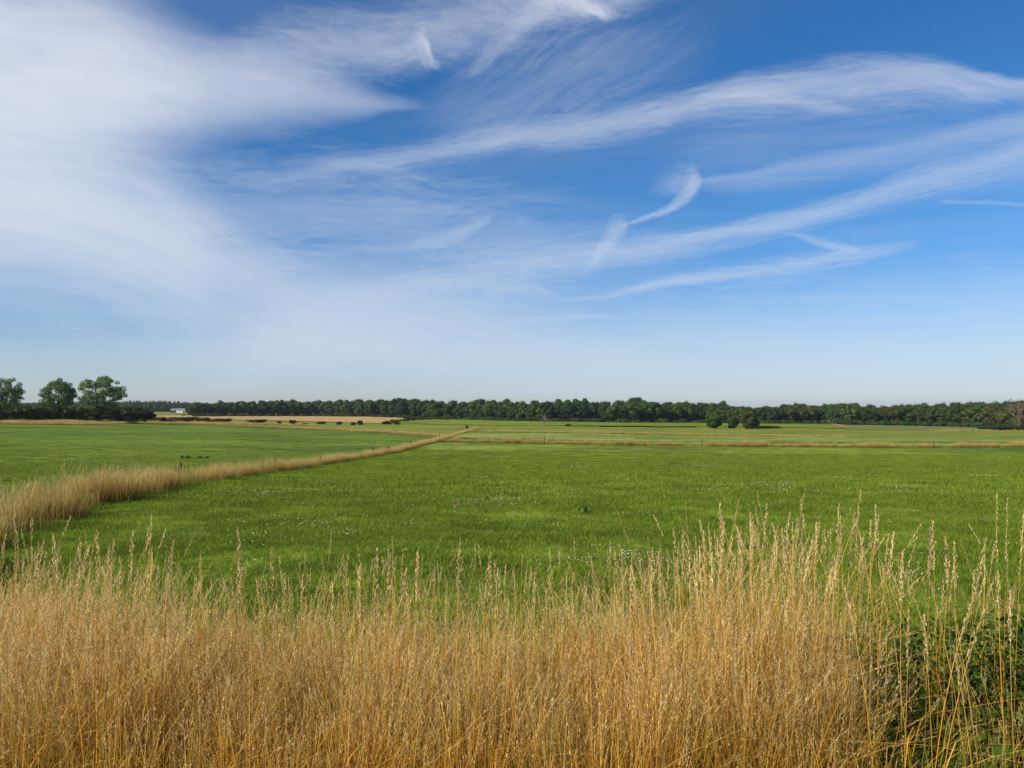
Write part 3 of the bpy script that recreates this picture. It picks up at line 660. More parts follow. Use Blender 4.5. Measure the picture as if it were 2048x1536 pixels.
# bare, dead and pale trees
def bare(name, px, b, tp, wpx, label, mat, seed, crown=None, dd=0.0, nb=9, thick=.2):
    x, d, z = at(px, b); d += dd; x = float(ray(px, b)[0]) * d; z = float(gz(x, d)); h = (b - tp) / F * d; w = wpx / F * d; r = np.random.default_rng(seed)
    t = thing(name, (x, d, z), label, 'tree'); m = MB(); tips = []
    m.tube([(0, 0, -.3), (.05, 0, h * .3), (-.1, 0, h * .65), (.1, 0, h)], [thick * 1.3, thick, thick * .7, thick * .2], 7)
    br = MB()
    for k in range(nb):
        a = r.uniform(0, 6.28); z0 = h * r.uniform(.2, .7); l = w * r.uniform(.3, .52); up = h * r.uniform(.12, .35)
        e = np.array((math.cos(a) * l, math.sin(a) * l * .8, min(z0 + up, h))); p0 = np.array((0, 0, z0)); mid = (p0 + e) / 2 + (math.cos(a) * l * .12, 0, -up * .12)
        br.tube([p0, mid, e], [thick * .5, thick * .35, thick * .1], 5, cap=False)
        for j in range(4):
            q = mid * r.uniform(.4, 1) + e * r.uniform(0, .5); q = (mid + (e - mid) * r.uniform(0, 1)); f = q + (r.normal(0, l * .22), r.normal(0, l * .22), abs(r.normal(0, l * .3)))
            br.tube([q, f], [thick * .2, thick * .06], 4, cap=False); tips.append(f)
    obj('trunk', m.mesh('trunk', mat), t); obj('branches', br.mesh('branches', mat), t)
    if crown: obj('crown', crown_mesh('crown', [(p[0], p[1], p[2], .9, .9, .7) for p in tips] + [(0, 0, h * q, w * .42 * (1.12 - q), w * .42 * (1.12 - q), h * .11) for q in (.2, .3, .42, .54, .66, .78, .9)], 7000, .34, crown, seed, 0), t)
bare('dead_tree', 1089, 854, 826, 17, "leafless grey dead tree standing alone in the green field", MAT['grey_dead_wood'], 5, nb=16, thick=.26)
bare('brown_tree', 2038, 858, 804, 40, "brown dying tree with pale trunk at the right edge of the photo", MAT['pale_bark'], 6, MAT['dead_foliage'], -6, 22, .17)
bare('pale_snag', 1680, 844, 822, 7, "bleached bare snag at the wood edge above the dirt track", MAT['pale_bark'], 8, None, -4, 4, .38)
bare('pale_snag', 1968, 846, 828, 8, "pale split snag in the wood left of the brown tree", MAT['pale_bark'], 9, None, -9, 4, .24)

# barns
def barn(px0, px1, rb, hm, rm, depth, d, wallm, roofm, label, doors=()):
    x0 = float(ray(px0, rb)[0]) * d; x1 = float(ray(px1, rb)[0]) * d; cx = (x0 + x1) / 2; w = x1 - x0
    z = float(ray(cx / d * F + 1024, rb)[1]) * d + EYE
    t = thing('barn', (cx, d, z), label, 'barn', 'farm buildings before the far wood')
    m = MB(); m.box((-w / 2, 0, -1), (w / 2, depth, hm)); 
    # ribs of the cladding
    k = -w / 2 + .6
    while k < w / 2 - .6: m.box((k, -.06, 0), (k + .12, -.003, hm - .1)); k += 1.5
    obj('wall', m.mesh('wall', wallm), t)
    rf = MB(); e = .4
    a = [(-w / 2 - e, -e, hm), (w / 2 + e, -e, hm), (w / 2 + e, depth / 2, hm + rm), (-w / 2 - e, depth / 2, hm + rm), (-w / 2 - e, depth + e, hm), (w / 2 + e, depth + e, hm)]
    rf.quad([a[0], a[1], a[2], a[3]]); rf.quad([a[3], a[2], a[5], a[4]]); rf.quad([a[0], a[3], a[4]]); rf.quad([a[1], a[5], a[2]]); rf.quad([a[0], a[4], a[5], a[1]])
    obj('roof', rf.mesh('roof', roofm), t)
    for q0, q1, dh in doors:
        dm = MB(); dm.box((-w / 2 + w * q0, -.14, 0), (-w / 2 + w * q1, -.07, dh)); obj('door', dm.mesh('door', MAT['dark_cladding']), t)
DB = 1080.
barn(340, 352, 825.3, 3.2, 2.6, 12, DB, MAT['dark_cladding'], MAT['slate_roof'], "dark open-fronted shed at the left end of the barns", [])
barn(352.4, 369, 825.3, 3.4, 2.6, 14, DB - 3, MAT['white_cladding'], MAT['slate_roof'], "long low barn with bright white wall and slate roof", [(.8, .93, 2.4)])
barn(369.4, 384, 825.4, 4.6, 1.0, 14, DB - 2, MAT['beige_cladding'], MAT['slate_roof'], "taller beige shed right of the white barn", [(.05, .5, 2.0)])
barn(384.5, 392, 825.2, 4.4, 1.0, 12, DB + 4, MAT['dark_cladding'], MAT['slate_roof'], "small dark shed at the right end of the barns", [])

# ------------------------------------------------------------------ grass prototypes
def ribbon_stalk(V, Fq, H, R, base, h, lean, az, r, w=.0024, head=.16, sp=26, hfat=.006, leafn=1, face=None, drop=0.0):
    """stem, leaves and a loose seed head; h attribute: 0..1 stem, above 1.2 the head"""
    rn = r.uniform(0, 1); bx, by = base; ca, sa = math.cos(az), math.sin(az)
    wd = r.uniform(0, math.pi) if face is None else face; wx, wy = math.cos(wd), math.sin(wd)
    def pt(t):
        k = lean * t * t
        return np.array((bx + ca * k * h, by + sa * k * h, h * t * (1 - .35 * lean * lean * t) - drop * max(0, t - .8) * h))
    T = (0, .3, .6, .85, 1.0)
    ws = (1.2, 1.0, .85, .6, .3); n0 = len(V)
    for t, q in zip(T, ws):
        p = pt(t)
        for sgn in (-1, 1): V.append((p[0] + sgn * wx * w * q * .5, p[1] + sgn * wy * w * q * .5, p[2])); H.append(t * .98); R.append(rn)
    for i in range(len(T) - 1): Fq.append((n0 + 2 * i, n0 + 2 * i + 1, n0 + 2 * i + 3, n0 + 2 * i + 2))
    t0 = 1 - head / h
    for k in range(sp):                                  # spikelets
        u = k / max(1, sp - 1); t = t0 + (1 - t0) * (u * .97); p = pt(t); prof = math.sin(math.pi * min(1, .18 + u * .82)) ** .7
        off = hfat * prof * r.uniform(.5, 1.5); a = r.uniform(0, 6.28); l = r.uniform(.009, .016); sw = r.uniform(.0009, .0017) * (w / .0024) ** .8
        o = np.array((math.cos(a) * off, math.sin(a) * off, 0)); tg = pt(min(t + .02, 1.02)) - pt(t); tg = tg / (np.linalg.norm(tg) + 1e-9); up = (tg + np.array((math.cos(a) * r.uniform(.05, .38), math.sin(a) * r.uniform(.05, .38), 0))) * l * (w / .0024) ** .6
        sx_ = np.array((math.cos(a + 1.57), math.sin(a + 1.57), 0)) * sw; n0 = len(V)
        for q in (p + o, p + o + up * .5 + sx_, p + o + up, p + o + up * .5 - sx_): V.append(tuple(q)); H.append(1.3); R.append(r.uniform(0, 1))
        Fq.append((n0, n0 + 1, n0 + 2, n0 + 3))
    for k in range(leafn):                               # thin leaves off the stem
        t = r.uniform(.1, .65); p = pt(t); a = r.uniform(0, 6.28); l = r.uniform(.1, .24); lw = r.uniform(.0014, .0028)
        dx = np.array((math.cos(a), math.sin(a), 0)); sd = np.array((-math.sin(a), math.cos(a), 0)) * lw; n0 = len(V); up = r.uniform(.5, 1.3)
        q = [p, p + dx * l * .35 + (0, 0, l * .45 * up), p + dx * l * .7 + (0, 0, l * .6 * up), p + dx * l + (0, 0, l * .35 * up)]
        for j, c in enumerate(q):
            f = (1, .9, .6, .1)[j]
            V.append(tuple(c - sd * f)); V.append(tuple(c + sd * f)); H.extend([t * .8] * 2); R.extend([rn] * 2)
        for j in range(3): Fq.append((n0 + 2 * j, n0 + 2 * j + 1, n0 + 2 * j + 3, n0 + 2 * j + 2))
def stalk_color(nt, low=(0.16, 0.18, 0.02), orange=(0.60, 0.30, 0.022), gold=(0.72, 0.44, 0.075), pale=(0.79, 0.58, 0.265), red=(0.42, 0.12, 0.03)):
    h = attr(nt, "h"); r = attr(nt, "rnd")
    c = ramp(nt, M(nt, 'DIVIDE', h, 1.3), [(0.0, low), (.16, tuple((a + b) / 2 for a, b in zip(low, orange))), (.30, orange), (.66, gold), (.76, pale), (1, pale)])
    ob = obrand(nt)
    redf = M(nt, 'MULTIPLY', M(nt, 'SUBTRACT', M(nt, 'ADD', M(nt, 'MULTIPLY', ob, .5), M(nt, 'MULTIPLY', r, .5)), .62, clamp=True), 2.0, clamp=True)
    redf = M(nt, 'MULTIPLY', redf, M(nt, 'SUBTRACT', 1.25, h, clamp=True))
    c = MIX(nt, redf, c, red)
    o2 = M(nt, 'FRACT', M(nt, 'MULTIPLY', ob, 13.7))
    c = MIX(nt, M(nt, 'MULTIPLY', M(nt, 'SUBTRACT', o2, .66, clamp=True), 1.5, clamp=True), c, (0.52, 0.42, 0.17))
    c = MIX(nt, M(nt, 'MULTIPLY', M(nt, 'SUBTRACT', .22, o2, clamp=True), 2.4, clamp=True), c, (0.30, 0.33, 0.06))
    v = M(nt, 'ADD', .50, M(nt, 'ADD', M(nt, 'MULTIPLY', r, .50), M(nt, 'MULTIPLY', M(nt, 'FRACT', M(nt, 'MULTIPLY', ob, 7.3)), .45)))
    vv = N(nt, 'ShaderNodeVectorMath'); vv.operation = 'SCALE'; nt.links.new(c, vv.inputs[0]); nt.links.new(v, vv.inputs['Scale'])
    return vv.outputs[0]
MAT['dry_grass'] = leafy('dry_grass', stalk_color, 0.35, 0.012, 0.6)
MAT['strip_grass'] = leafy('strip_grass', lambda nt: stalk_color(nt, (0.09, 0.10, 0.02), (0.40, 0.25, 0.05), (0.62, 0.42, 0.13), (0.76, 0.57, 0.26), (0.44, 0.20, 0.07)), 0.35, 0.01)
MAT['green_blade'] = leafy('green_blade', lambda nt: MIX(nt, M(nt, 'MULTIPLY', attr(nt, "h"), .55), ramp(nt, M(nt, 'ADD', M(nt, 'MULTIPLY', nz(nt, .7, 5, .7), .8), M(nt, 'ADD', M(nt, 'MULTIPLY', obrand(nt), .16), M(nt, 'MULTIPLY', M(nt, 'SUBTRACT', attr(nt, 'rnd'), .35), .26))),
                           [(.34, (0.028, 0.070, 0.006)), (.5, (0.120, 0.205, 0.014)), (.66, (0.240, 0.325, 0.034))]), (0.28, 0.34, 0.06)), 0.35, 0.0)
def clump(seed, n, rad, hm, hs, mat, w=.0024, head=.15, sp=24, leafn=1, hfat=.006, extra=None, lean=.22):
    r = np.random.default_rng(seed); V, Fq, H, R = [], [], [], []
    base_az = r.uniform(0, 6.28)
    for k in range(n):
        a = r.uniform(0, 6.28); q = rad * math.sqrt(r.uniform(0, 1)); h = max(.25, r.normal(hm, hs))
        ribbon_stalk(V, Fq, H, R, (q * math.cos(a), q * math.sin(a)), h, abs(r.normal(0, lean)) + (r.uniform(.3, .8) if r.uniform() < .10 else 0), base_az + r.normal(0, 1.4), r, w * r.uniform(.7, 1.3), min(head * r.uniform(.6, 1.3), h * .5), sp, hfat * r.uniform(.6, 1.4), leafn if r.uniform() < .8 else 0)
    if extra: extra(V, Fq, H, R, r)
    return mesh_np('clump', np.array(V), np.array(Fq), mat, {"h": H, "rnd": R})
def litter(n, rad, hmax, green):
    """short crossed blades at the foot"""
    def f(V, Fq, H, R, r):
        for k in range(n):
            a = r.uniform(0, 6.28); q = rad * math.sqrt(r.uniform(0, 1)); p = np.array((q * math.cos(a), q * math.sin(a), r.uniform(0, .05))); b = r.uniform(0, 6.28); l = r.uniform(.15, hmax); w = r.uniform(.002, .0045)
            ln = r.uniform(.1, .9); dx = np.array((math.cos(b), math.sin(b), 0)); sd = np.array((-math.sin(b), math.cos(b), 0)) * w; n0 = len(V); hh = -.0 if r.uniform() < green else r.uniform(.2, .6)
            for t, fw in ((0, 1), (.5, .85), (.85, .5), (1, .08)):
                c = p + dx * l * ln * t * t + np.array((0, 0, l * (t - .35 * ln * t * t)))
                V.append(tuple(c - sd * fw)); V.append(tuple(c + sd * fw)); H.extend([hh] * 2); R.extend([(k % 10) / 10] * 2)
            for j in range(3): Fq.append((n0 + 2 * j, n0 + 2 * j + 1, n0 + 2 * j + 3, n0 + 2 * j + 2))
    return f

# ---- foreground belt of tall dry grass
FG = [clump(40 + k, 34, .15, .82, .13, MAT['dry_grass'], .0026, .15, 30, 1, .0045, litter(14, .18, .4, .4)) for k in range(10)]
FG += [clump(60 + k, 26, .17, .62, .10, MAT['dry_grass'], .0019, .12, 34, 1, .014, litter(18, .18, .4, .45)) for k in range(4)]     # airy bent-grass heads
def straw(seed, n, mat):
    r = np.random.default_rng(seed); V, Fq, H, R = [], [], [], []
    for k in range(n):
        a = r.uniform(0, 6.28); q = .16 * math.sqrt(r.uniform()); b = r.uniform(0, 6.28); l = r.uniform(.35, .85); w = r.uniform(.0014, .0034); ln = r.uniform(.15, 1.0); rn = r.uniform(); hh = r.uniform(.15, .95)
        p = np.array((q * math.cos(a), q * math.sin(a), 0)); dx = np.array((math.cos(b), math.sin(b), 0)); c2 = b + r.uniform(-.8, .8) + 1.57; sd = np.array((math.cos(c2), math.sin(c2), 0)) * w; n0 = len(V)
        brk = r.uniform(.45, .8) if r.uniform() < .3 else 2
        for t, fw in ((0, 1), (.3, 1), (.55, .9), (.8, .6), (1, .08)):
            z = l * (t - .45 * ln * t * t); c = p + dx * l * ln * .7 * t * t
            if t > brk: z = l * (brk - .45 * ln * brk * brk) - (t - brk) * l * .5; c = c + dx * (t - brk) * l * .6
            c = c + (0, 0, z); V.append(tuple(c - sd * fw)); V.append(tuple(c + sd * fw)); H.extend([hh] * 2); R.extend([rn] * 2)
        for j in range(4): Fq.append((n0 + 2 * j, n0 + 2 * j + 1, n0 + 2 * j + 3, n0 + 2 * j + 2))
    return mesh_np('straw', np.array(V), np.array(Fq), mat, {"h": H, "rnd": R})
FG += [straw(300 + k, 46, MAT['dry_grass']) for k in range(4)]
HM = [(-400, .86), (0, .86), (150, .85), (300, .80), (420, .73), (560, .70), (700, .76), (850, .72), (1000, .74), (1120, .72), (1250, .78), (1380, .80), (1500, .82), (1680, .84), (1750, .75), (1900, .66), (2100, .78), (2500, .9)]
P = []; S = []; I = []
while len(P) < 470:
    y = rng.uniform(2.75, 4.9); x = rng.uniform(-4.6, 4.6)
    if abs(x) > .69 * y + .9: continue
    px = 1024 + F * x / y
    if y > 4.0 and rng.uniform() < .6 + .5 * (y - 4.0): continue
    if px > 1690:
        if 3.1 < y < 4.4 and rng.uniform() < .94: continue
        if y <= 3.1 and rng.uniform() < .82: continue
    gap = math.sin(x * 3.1 + 1.7 * math.sin(y * 2.9)) * math.sin(y * 4.3 + 1.1 * x) + .6 * math.sin(x * 8.3 + 2 * math.sin(y * 5))
    if gap > .25 and rng.uniform() < .85: continue
    hm = lerp(HM, px); s = hm * rng.uniform(.84, 1.08) * (1 - .11 * max(0, y - 3.2) * (1.0 if 380 < px < 1250 else .35))
    ii = int(rng.integers(0, 10)) if rng.uniform() < .68 else int(rng.integers(10, 18))
    P.append((x, y, float(gz(x, y)))); S.append(s); I.append(ii)
n = len(P); scatter('tall_dry_grass', FG, P, rng.uniform(0, 6.28, n), S, I, rng.normal(0, .10, (n, 2)), "belt of tall golden dry grass with pale seed heads along the bottom of the photo", "grass")
# sparser stalks rising over the belt, and bare stems without heads lower down
FS = [clump(70 + k, 4, .12, 1.0, .09, MAT['dry_grass'], .0030, .17, 34, 1, .0052) for k in range(8)]
P = []; S = []
while len(P) < 300:
    y = rng.uniform(2.9, 4.6); x = rng.uniform(-4, 4); px = 1024 + F * x / y
    if not -60 < px < 2110: continue
    w = lerp([(0, .5), (400, .45), (600, .3), (700, .6), (950, .5), (1100, .25), (1250, .5), (1400, 1.1), (1660, 1.3), (1720, .5), (1900, .3), (2050, .3)], px)
    if rng.uniform() > w / 1.3: continue
    P.append((x, y, float(gz(x, y)))); S.append(lerp([(0, .96), (400, .86), (600, .80), (1150, .84), (1350, .98), (1750, 1.0), (1850, .88), (2050, .9)], px) * rng.uniform(.82, 1.06))
n = len(P); scatter('scattered_dry_stalks', FS, P, rng.uniform(0, 6.28, n), S, rng.integers(0, 8, n), rng.normal(0, .06, (n, 2)), "sparser dry stalks rising just above the thick grass belt", "grass")
ST0 = [clump(75 + k, 30, .16, .52, .11, MAT['dry_grass'], .0026, .04, 3, 1, .003) for k in range(5)]
P = []
while len(P) < 420:
    y = rng.uniform(2.6, 4.0); x = rng.uniform(-3.4, 3.4)
    if abs(x) > .69 * y + .3 or x / y * F + 1024 > 1700: continue
    P.append((x, y, float(gz(x, y))))
n = len(P); scatter('golden_bare_stems', ST0, P, rng.uniform(0, 6.28, n), rng.uniform(.8, 1.15, n), rng.integers(0, 5, n), rng.normal(0, .05, (n, 2)), "dense orange-gold bare stems in the lower part of the grass belt", "grass")
# green blades at the foot of the belt
def green_patch(seed, n, rad, hl, hh, w, mat):
    r = np.random.default_rng(seed); V = []; Fq = []; H = []; R = []
    for k in range(n):
        a = r.uniform(0, 6.28); q = rad * math.sqrt(r.uniform(0, 1)); b = r.uniform(0, 6.28); l = r.uniform(hl, hh); ln = r.uniform(.1, .8); rn = r.uniform()
        p = np.array((q * math.cos(a), q * math.sin(a), -.01)); dx = np.array((math.cos(b), math.sin(b), 0)); sd = np.array((-math.sin(b), math.cos(b), 0)) * w * r.uniform(.7, 1.3); n0 = len(V)
        for t, fw in ((0, 1), (.6, .8), (1, .05)):
            c = p + dx * l * ln * t * t + np.array((0, 0, l * (t - .3 * ln * t * t))); V.append(tuple(c - sd * fw)); V.append(tuple(c + sd * fw)); H.extend([t] * 2); R.extend([rn] * 2)
        for j in range(2): Fq.append((n0 + 2 * j, n0 + 2 * j + 1, n0 + 2 * j + 3, n0 + 2 * j + 2))
    return mesh_np('blades', np.array(V), np.array(Fq), mat, {"h": H, "rnd": R})
GB = [green_patch(80 + k, 44, .2, .12, .40, .0026, MAT['green_blade']) for k in range(4)]
P = []
while len(P) < 900:
    y = rng.uniform(2.6, 6.3); x = rng.uniform(-5, 5)
    if abs(x) > .69 * y + .5 or (2.9 < y < 4.2 and rng.uniform() < .55): continue
    P.append((x, y, float(gz(x, y))))
n = len(P); scatter('green_undergrass', GB, P, rng.uniform(0, 6.28, n), rng.uniform(.7, 1.3, n), rng.integers(0, 4, n), None, "green grass blades growing among the feet of the dry stalks", "grass")

# ---- meadow turf as blades near the camera
MP = [green_patch(90 + k, 90, .30, .035, .10, .0032, MAT['green_blade']) for k in range(5)]
def wedge(n, y0, y1, keep_fn=None):
    out = []
    while len(out) < n:
        m = n * 2; y = np.sqrt(rng.uniform(y0 * y0, y1 * y1, m)); x = rng.uniform(-.72, .72, m) * y
        for a, b in zip(x, y):
            if keep_fn is None or keep_fn(a, b): out.append((a, b))
            if len(out) >= n: break
    return np.array(out)
q = wedge(9000, 5.9, 24); n = len(q)
pn = np.sin(q[:, 0] * .9 + 2 * np.sin(q[:, 1] * .6)) + np.sin(q[:, 1] * 1.7 + q[:, 0] * 2.3)
scatter('meadow_grass', MP, np.c_[q, gz(q[:, 0], q[:, 1])], rng.uniform(0, 6.28, n), (rng.uniform(.75, 1.25, n) + .10 * pn), rng.integers(0, 5, n), None, "short bright green grass of the near meadow", "grass")
MP2 = [green_patch(110 + k, 90, .62, .05, .12, .007, MAT['green_blade']) for k in range(4)]
q = wedge(12000, 20, 100, lambda a, b: rng.uniform() < np.clip((100 - b) / 55, 0, 1) ** 1.3); n = len(q)
scatter('farther_meadow_grass', MP2, np.c_[q, gz(q[:, 0], q[:, 1])], rng.uniform(0, 6.28, n), rng.uniform(.7, 1.3, n), rng.integers(0, 4, n), None, "short green grass of the meadow farther out", "grass")
# clover and buttercups
def flower_mesh(rad, mat, stem, seed, n=7, spread=.0):
    m = MB(); r = np.random.default_rng(seed)
    for k in range(n):
        cx, cy = r.normal(0, spread, 2); z = stem * r.uniform(.8, 1.2); rr = rad * r.uniform(.7, 1.2)
        m.v += [tuple(np.array((cx, cy, z)) + v * rr * (1, 1, .85)) for v in ICV]; m.h += [0] * 12; m.r += [0] * 12; b = len(m.v) - 12; m.f += [tuple(b + i for i in f) for f in ICF]
    return m.mesh('flower', mat)
CL = [flower_mesh(.011, MAT['petal_white'], .10, k, 4, .2) for k in range(4)]
def flowers(name, protos, patches, label, extra=0, ext_rng=(8, 60), size=1.0):
    P = []
    for px, row, wx, hy, cnt in patches:
        for k in range(max(4, int(cnt * .38))):
            a = px + rng.normal(0, wx * .5); b = row + rng.normal(0, hy * .5); x, d, z = at(a, max(b, 850)); P.append((x, d, z))
    if extra:
        q = wedge(extra, *ext_rng); P += [(a, b, float(gz(a, b))) for a, b in q]
    n = len(P); P = np.array(P); dist = P[:, 1]
    scatter(name, protos, P, rng.uniform(0, 6.28, n), rng.uniform(.8, 1.2, n) * size, rng.integers(0, len(protos), n), None, label, "flowers")
flowers('clover_flowers', CL, [(1290, 1120, 110, 18, 60), (1180, 1128, 80, 12, 16), (505, 990, 60, 5, 50), (985, 1006, 70, 6, 60), (620, 1052, 150, 14, 50), (660, 1070, 60, 10, 20), (540, 1085, 60, 10, 16),
    (1100, 990, 120, 12, 40), (1500, 975, 110, 5, 60), (1560, 972, 60, 5, 40), (150, 968, 160, 10, 120), (40, 985, 80, 8, 60), (1400, 935, 60, 2, 60), (1150, 937, 40, 1.5, 36), (1700, 958, 90, 4, 50), (1960, 955, 60, 3, 40),
    (1640, 928, 50, 1.5, 40), (860, 932, 40, 1.5, 30), (1000, 915, 50, 1.5, 40), (1090, 903, 60, 1, 40), (2000, 916, 60, 1.2, 50), (1820, 978, 60, 3, 40), (700, 985, 120, 8, 30), (1050, 1050, 200, 25, 30), (1850, 1150, 120, 30, 20)],
    "white clover heads dotted over the meadow", 500, (8, 70))
YL = [flower_mesh(.011, MAT['petal_yellow'], .13, 30 + k, 2, .2) for k in range(3)]
flowers('yellow_flowers', YL, [(880, 960, 300, 25, 60), (1250, 950, 300, 25, 60), (1600, 1040, 150, 25, 26), (1050, 1045, 120, 20, 20), (880, 1100, 150, 30, 12), (1500, 940, 300, 20, 60)], "small yellow meadow flowers", 260, (8, 50))

# ---- grass strips between the fields
ST = [clump(140 + k, 38, .42, .76, .15, MAT['strip_grass'], .0075, .15, 5, 1, .02, litter(30, .45, .5, .6), .22) for k in range(6)]
for me in ST: pass
STF = [clump(160 + k, 60, .9, .78, .12, MAT['strip_grass'], .022, .16, 4, 1, .05, None, .2) for k in range(4)]
def strip(name, line, width, height, step, protos, label, hvar=.22, inset=.5, dens=1.0, gaps=.12):
    """tall grass along an edge: line gives the near foot of the strip as seen"""
    pts = []
    for (a, ra), (b, rb) in zip(line[:-1], line[1:]):
        for t in np.linspace(0, 1, 12, endpoint=False): pts.append(at(a + (b - a) * t, ra + (rb - ra) * t)[:2])
    pts.append(at(*line[-1])[:2]); pts = np.array(pts)
    seg = np.linalg.norm(np.diff(pts, axis=0), axis=1); cum = np.r_[0, np.cumsum(seg)]; L = cum[-1]; n = int(L / step * dens)
    s = rng.uniform(0, L, n * 2); keepp = rng.uniform(0, 1, n * 2) < .5 + gaps * np.sin(s * 1.9 + 2.2 * np.sin(s * .7)) ; s = s[keepp][:n]; n = len(s); x = np.interp(s, cum, pts[:, 0]); y = np.interp(s, cum, pts[:, 1])
    dx = np.gradient(pts[:, 0]); dy = np.gradient(pts[:, 1]); tx = np.interp(s, cum, dx); ty = np.interp(s, cum, dy); l = np.hypot(tx, ty) + 1e-9
    o = rng.uniform(0, 1, n) * width + inset * .3; nx, ny = -ty / l, tx / l
    x = x + nx * o; y = y + ny * o
    hh = height(s / L) if callable(height) else height
    wob = 1 + .13 * np.sin(s * .55 + 2 * np.sin(s * .21)) + .10 * np.sin(s * 1.7 + 3 * np.sin(s * .9)) + .08 * np.sin(s * 4.1)
    S = hh * wob * rng.uniform(1 - hvar * 1.5, 1 + hvar, n) * (1 - .25 * (np.abs(o / width - .5) * 2) ** 3)
    scatter(name, protos, np.c_[x, y, gz(x, y)], rng.uniform(0, 6.28, n), S, rng.integers(0, len(protos), n), rng.normal(0, .07, (n, 2)), label, "grass strip")
strip('fence_grass_strip', FENCE[:9], 1.5, lambda t: 1.04 - .40 * t ** .8, .066, ST, "tall tan grass strip running along the old fence line, near part", gaps=.38)
strip('far_fence_grass_strip', FENCE[8:], 1.4, lambda t: .60 + .22 * t, .05, ST, "tall tan grass strip along the fence line, far part", gaps=.3)
strip('cross_grass_strip', [(872, 884), (960, 886), (1100, 888), (1250, 891), (1500, 894), (1750, 896), (2100, 895)], 2.2, .86, .075, ST, "long tan grass strip crossing the meadow to the right", .25)
strip('meadow_edge_strip', S3[1:-1], 2.5, .85, .22, STF, "thin tan grass line on the far edge of the left meadow", .3)
strip('hedge_foot_grass', [(-200, 848.5), (0, 849), (150, 849), (300, 846)], 6, 1.0, .08, STF, "tan rough grass in front of the left hedge", .3)
strip('low_hedge_foot_grass', [(300, 846.5), (400, 848), (470, 850), (540, 851), (640, 853)], 6, .9, .14, STF, "tan rough grass in front of the low hedge", .3)
strip('thin_grass_line', [(935, 864), (1000, 864.5), (1200, 867), (1450, 872), (1570, 874), (1700, 875)], 3, .6, .20, STF, "thin dry grass line behind the clover field", .4)
strip('dry_grass_line', [(955, 852.5), (1020, 852.3), (1086, 852.8)], 2.5, .5, .25, STF, "short dry grass line left of the dead tree", .4)
strip('right_dry_grass_line', [(1870, 861.8), (1950, 861.8), (2060, 862.5), (2150, 863)], 4, .7, .22, STF, "dry grass line before the thicket at far right", .4)

# ---- fence posts
FW = np.array([at(a, b)[:2] for a, b in FENCE])
def post(px, row_top, row_foot, wid, lean, label, cap=False):
    u = float(ray(px, row_foot)[0])
    if row_foot > 0 and px < 870:
        ys = np.linspace(12, 120, 800); xf = np.interp(ys, FW[:, 1], FW[:, 0]) - .8
        d = float(ys[np.argmin(np.abs(xf - u * ys))])
    else: d = at(px, row_foot)[1] + (3.0 if px < 900 else 1.2)
    x = u * d; z = float(gz(x, d)); h = (float(ray(px, row_top)[1]) * d + EYE) - z
    r = np.random.default_rng(int(px)); m = MB(); lx = lean * h
    N8 = 8; pts = [(0, 0, -.2)] + [(lx * t + r.normal(0, .006), r.normal(0, .006), h * t) for t in (.2, .45, .7, .9, 1)]
    m.tube(pts, [wid * q for q in (1.05, 1.0, .97, .98, .94, .80)], N8)
    t = thing('fence_post', (x, d, z), label, 'post', 'weathered posts of the old fence'); obj('shaft', m.mesh('shaft', MAT['post_wood']), t)
    w = MB(); w.tube([(lx * .72 - wid * 1.4, -wid * .3, h * .72), (lx * .72, -wid * 1.12, h * .725), (lx * .72 + wid * 1.4, -wid * .3, h * .72)], [.006] * 3, 5); obj('wire_staple', w.mesh('wire_staple', MAT['grey_dead_wood']), t)
    return t
post(356, 926, 974, .055, .14, "thick dark leaning post, nearest of the fence posts")
post(551, 917, 950, .05, .0, "dark post in the grass strip, second from the left")
post(641, 911, 936, .05, .02, "dark post beside the gap in the tan strip")
post(702, 905, 925, .04, 0, "stubby post mostly sunk in the grass hump")
post(746, 894, 917, .06, 0, "thin upright post, left of a close far pair")
post(776, 891, 912, .07, .05, "thin upright post, right of a close far pair")
post(821, 881, 901, .07, 0, "tiny distant post near the bend of the strip")
post(879, 868, 884, .05, 0, "tiny post where the two grass strips join")
post(1089, 873, 889, .05, 0, "thin post in the crossing strip below the dead tree")
post(1404, 878, 892, .05, 0, "small post in the crossing strip below the left round tree")
post(1868, 884, 897, .055, 0, "rightmost small post in the crossing strip")

# ---- broad-leaved dock plants and a bare patch
def dock(px, row, wpx, nl, label):
    x, d, z = at(px, row); w = wpx / F * d; r = np.random.default_rng(int(px)); t = thing('dock_plant', (x, d, z), label, 'plant')
    lm = MB(); L = .30
    ring = [(0, 0), (.25, .06), (.5, .085), (.75, .06), (1, 0)]
    for j in range(4):
        (a, wa), (b, wb) = ring[j], ring[j + 1]; za, zb = .16 * math.sin(a * 2.6), .16 * math.sin(b * 2.6)
        lm.quad([(a * L, -wa * 1, za + .0), (b * L, -wb, zb), (b * L, 0, zb - .015), (a * L, 0, za - .015)], 0, .5); lm.quad([(a * L, 0, za - .015), (b * L, 0, zb - .015), (b * L, wb, zb), (a * L, wa, za)], 0, .5)
    me = lm.mesh('leaf', MAT['dock_leaf'])
    for k in range(nl):
        o = obj('leaf', me, t, (r.uniform(-w / 2, w / 2), r.uniform(-.15, .15), 0), r.uniform(0, 6.28), r.uniform(.35, .7) if d < 25 else r.uniform(.7, 1.2)); o.rotation_euler[1] = r.uniform(-.9, .1)
dock(390, 918, 60, 34, "patch of dark broad leaves behind the nearest fence post")
dock(747, 887, 20, 14, "small dark leafy clump alone in the left meadow")
dock(1167, 1027, 24, 8, "dock plant with upright dark leaves in the near meadow")
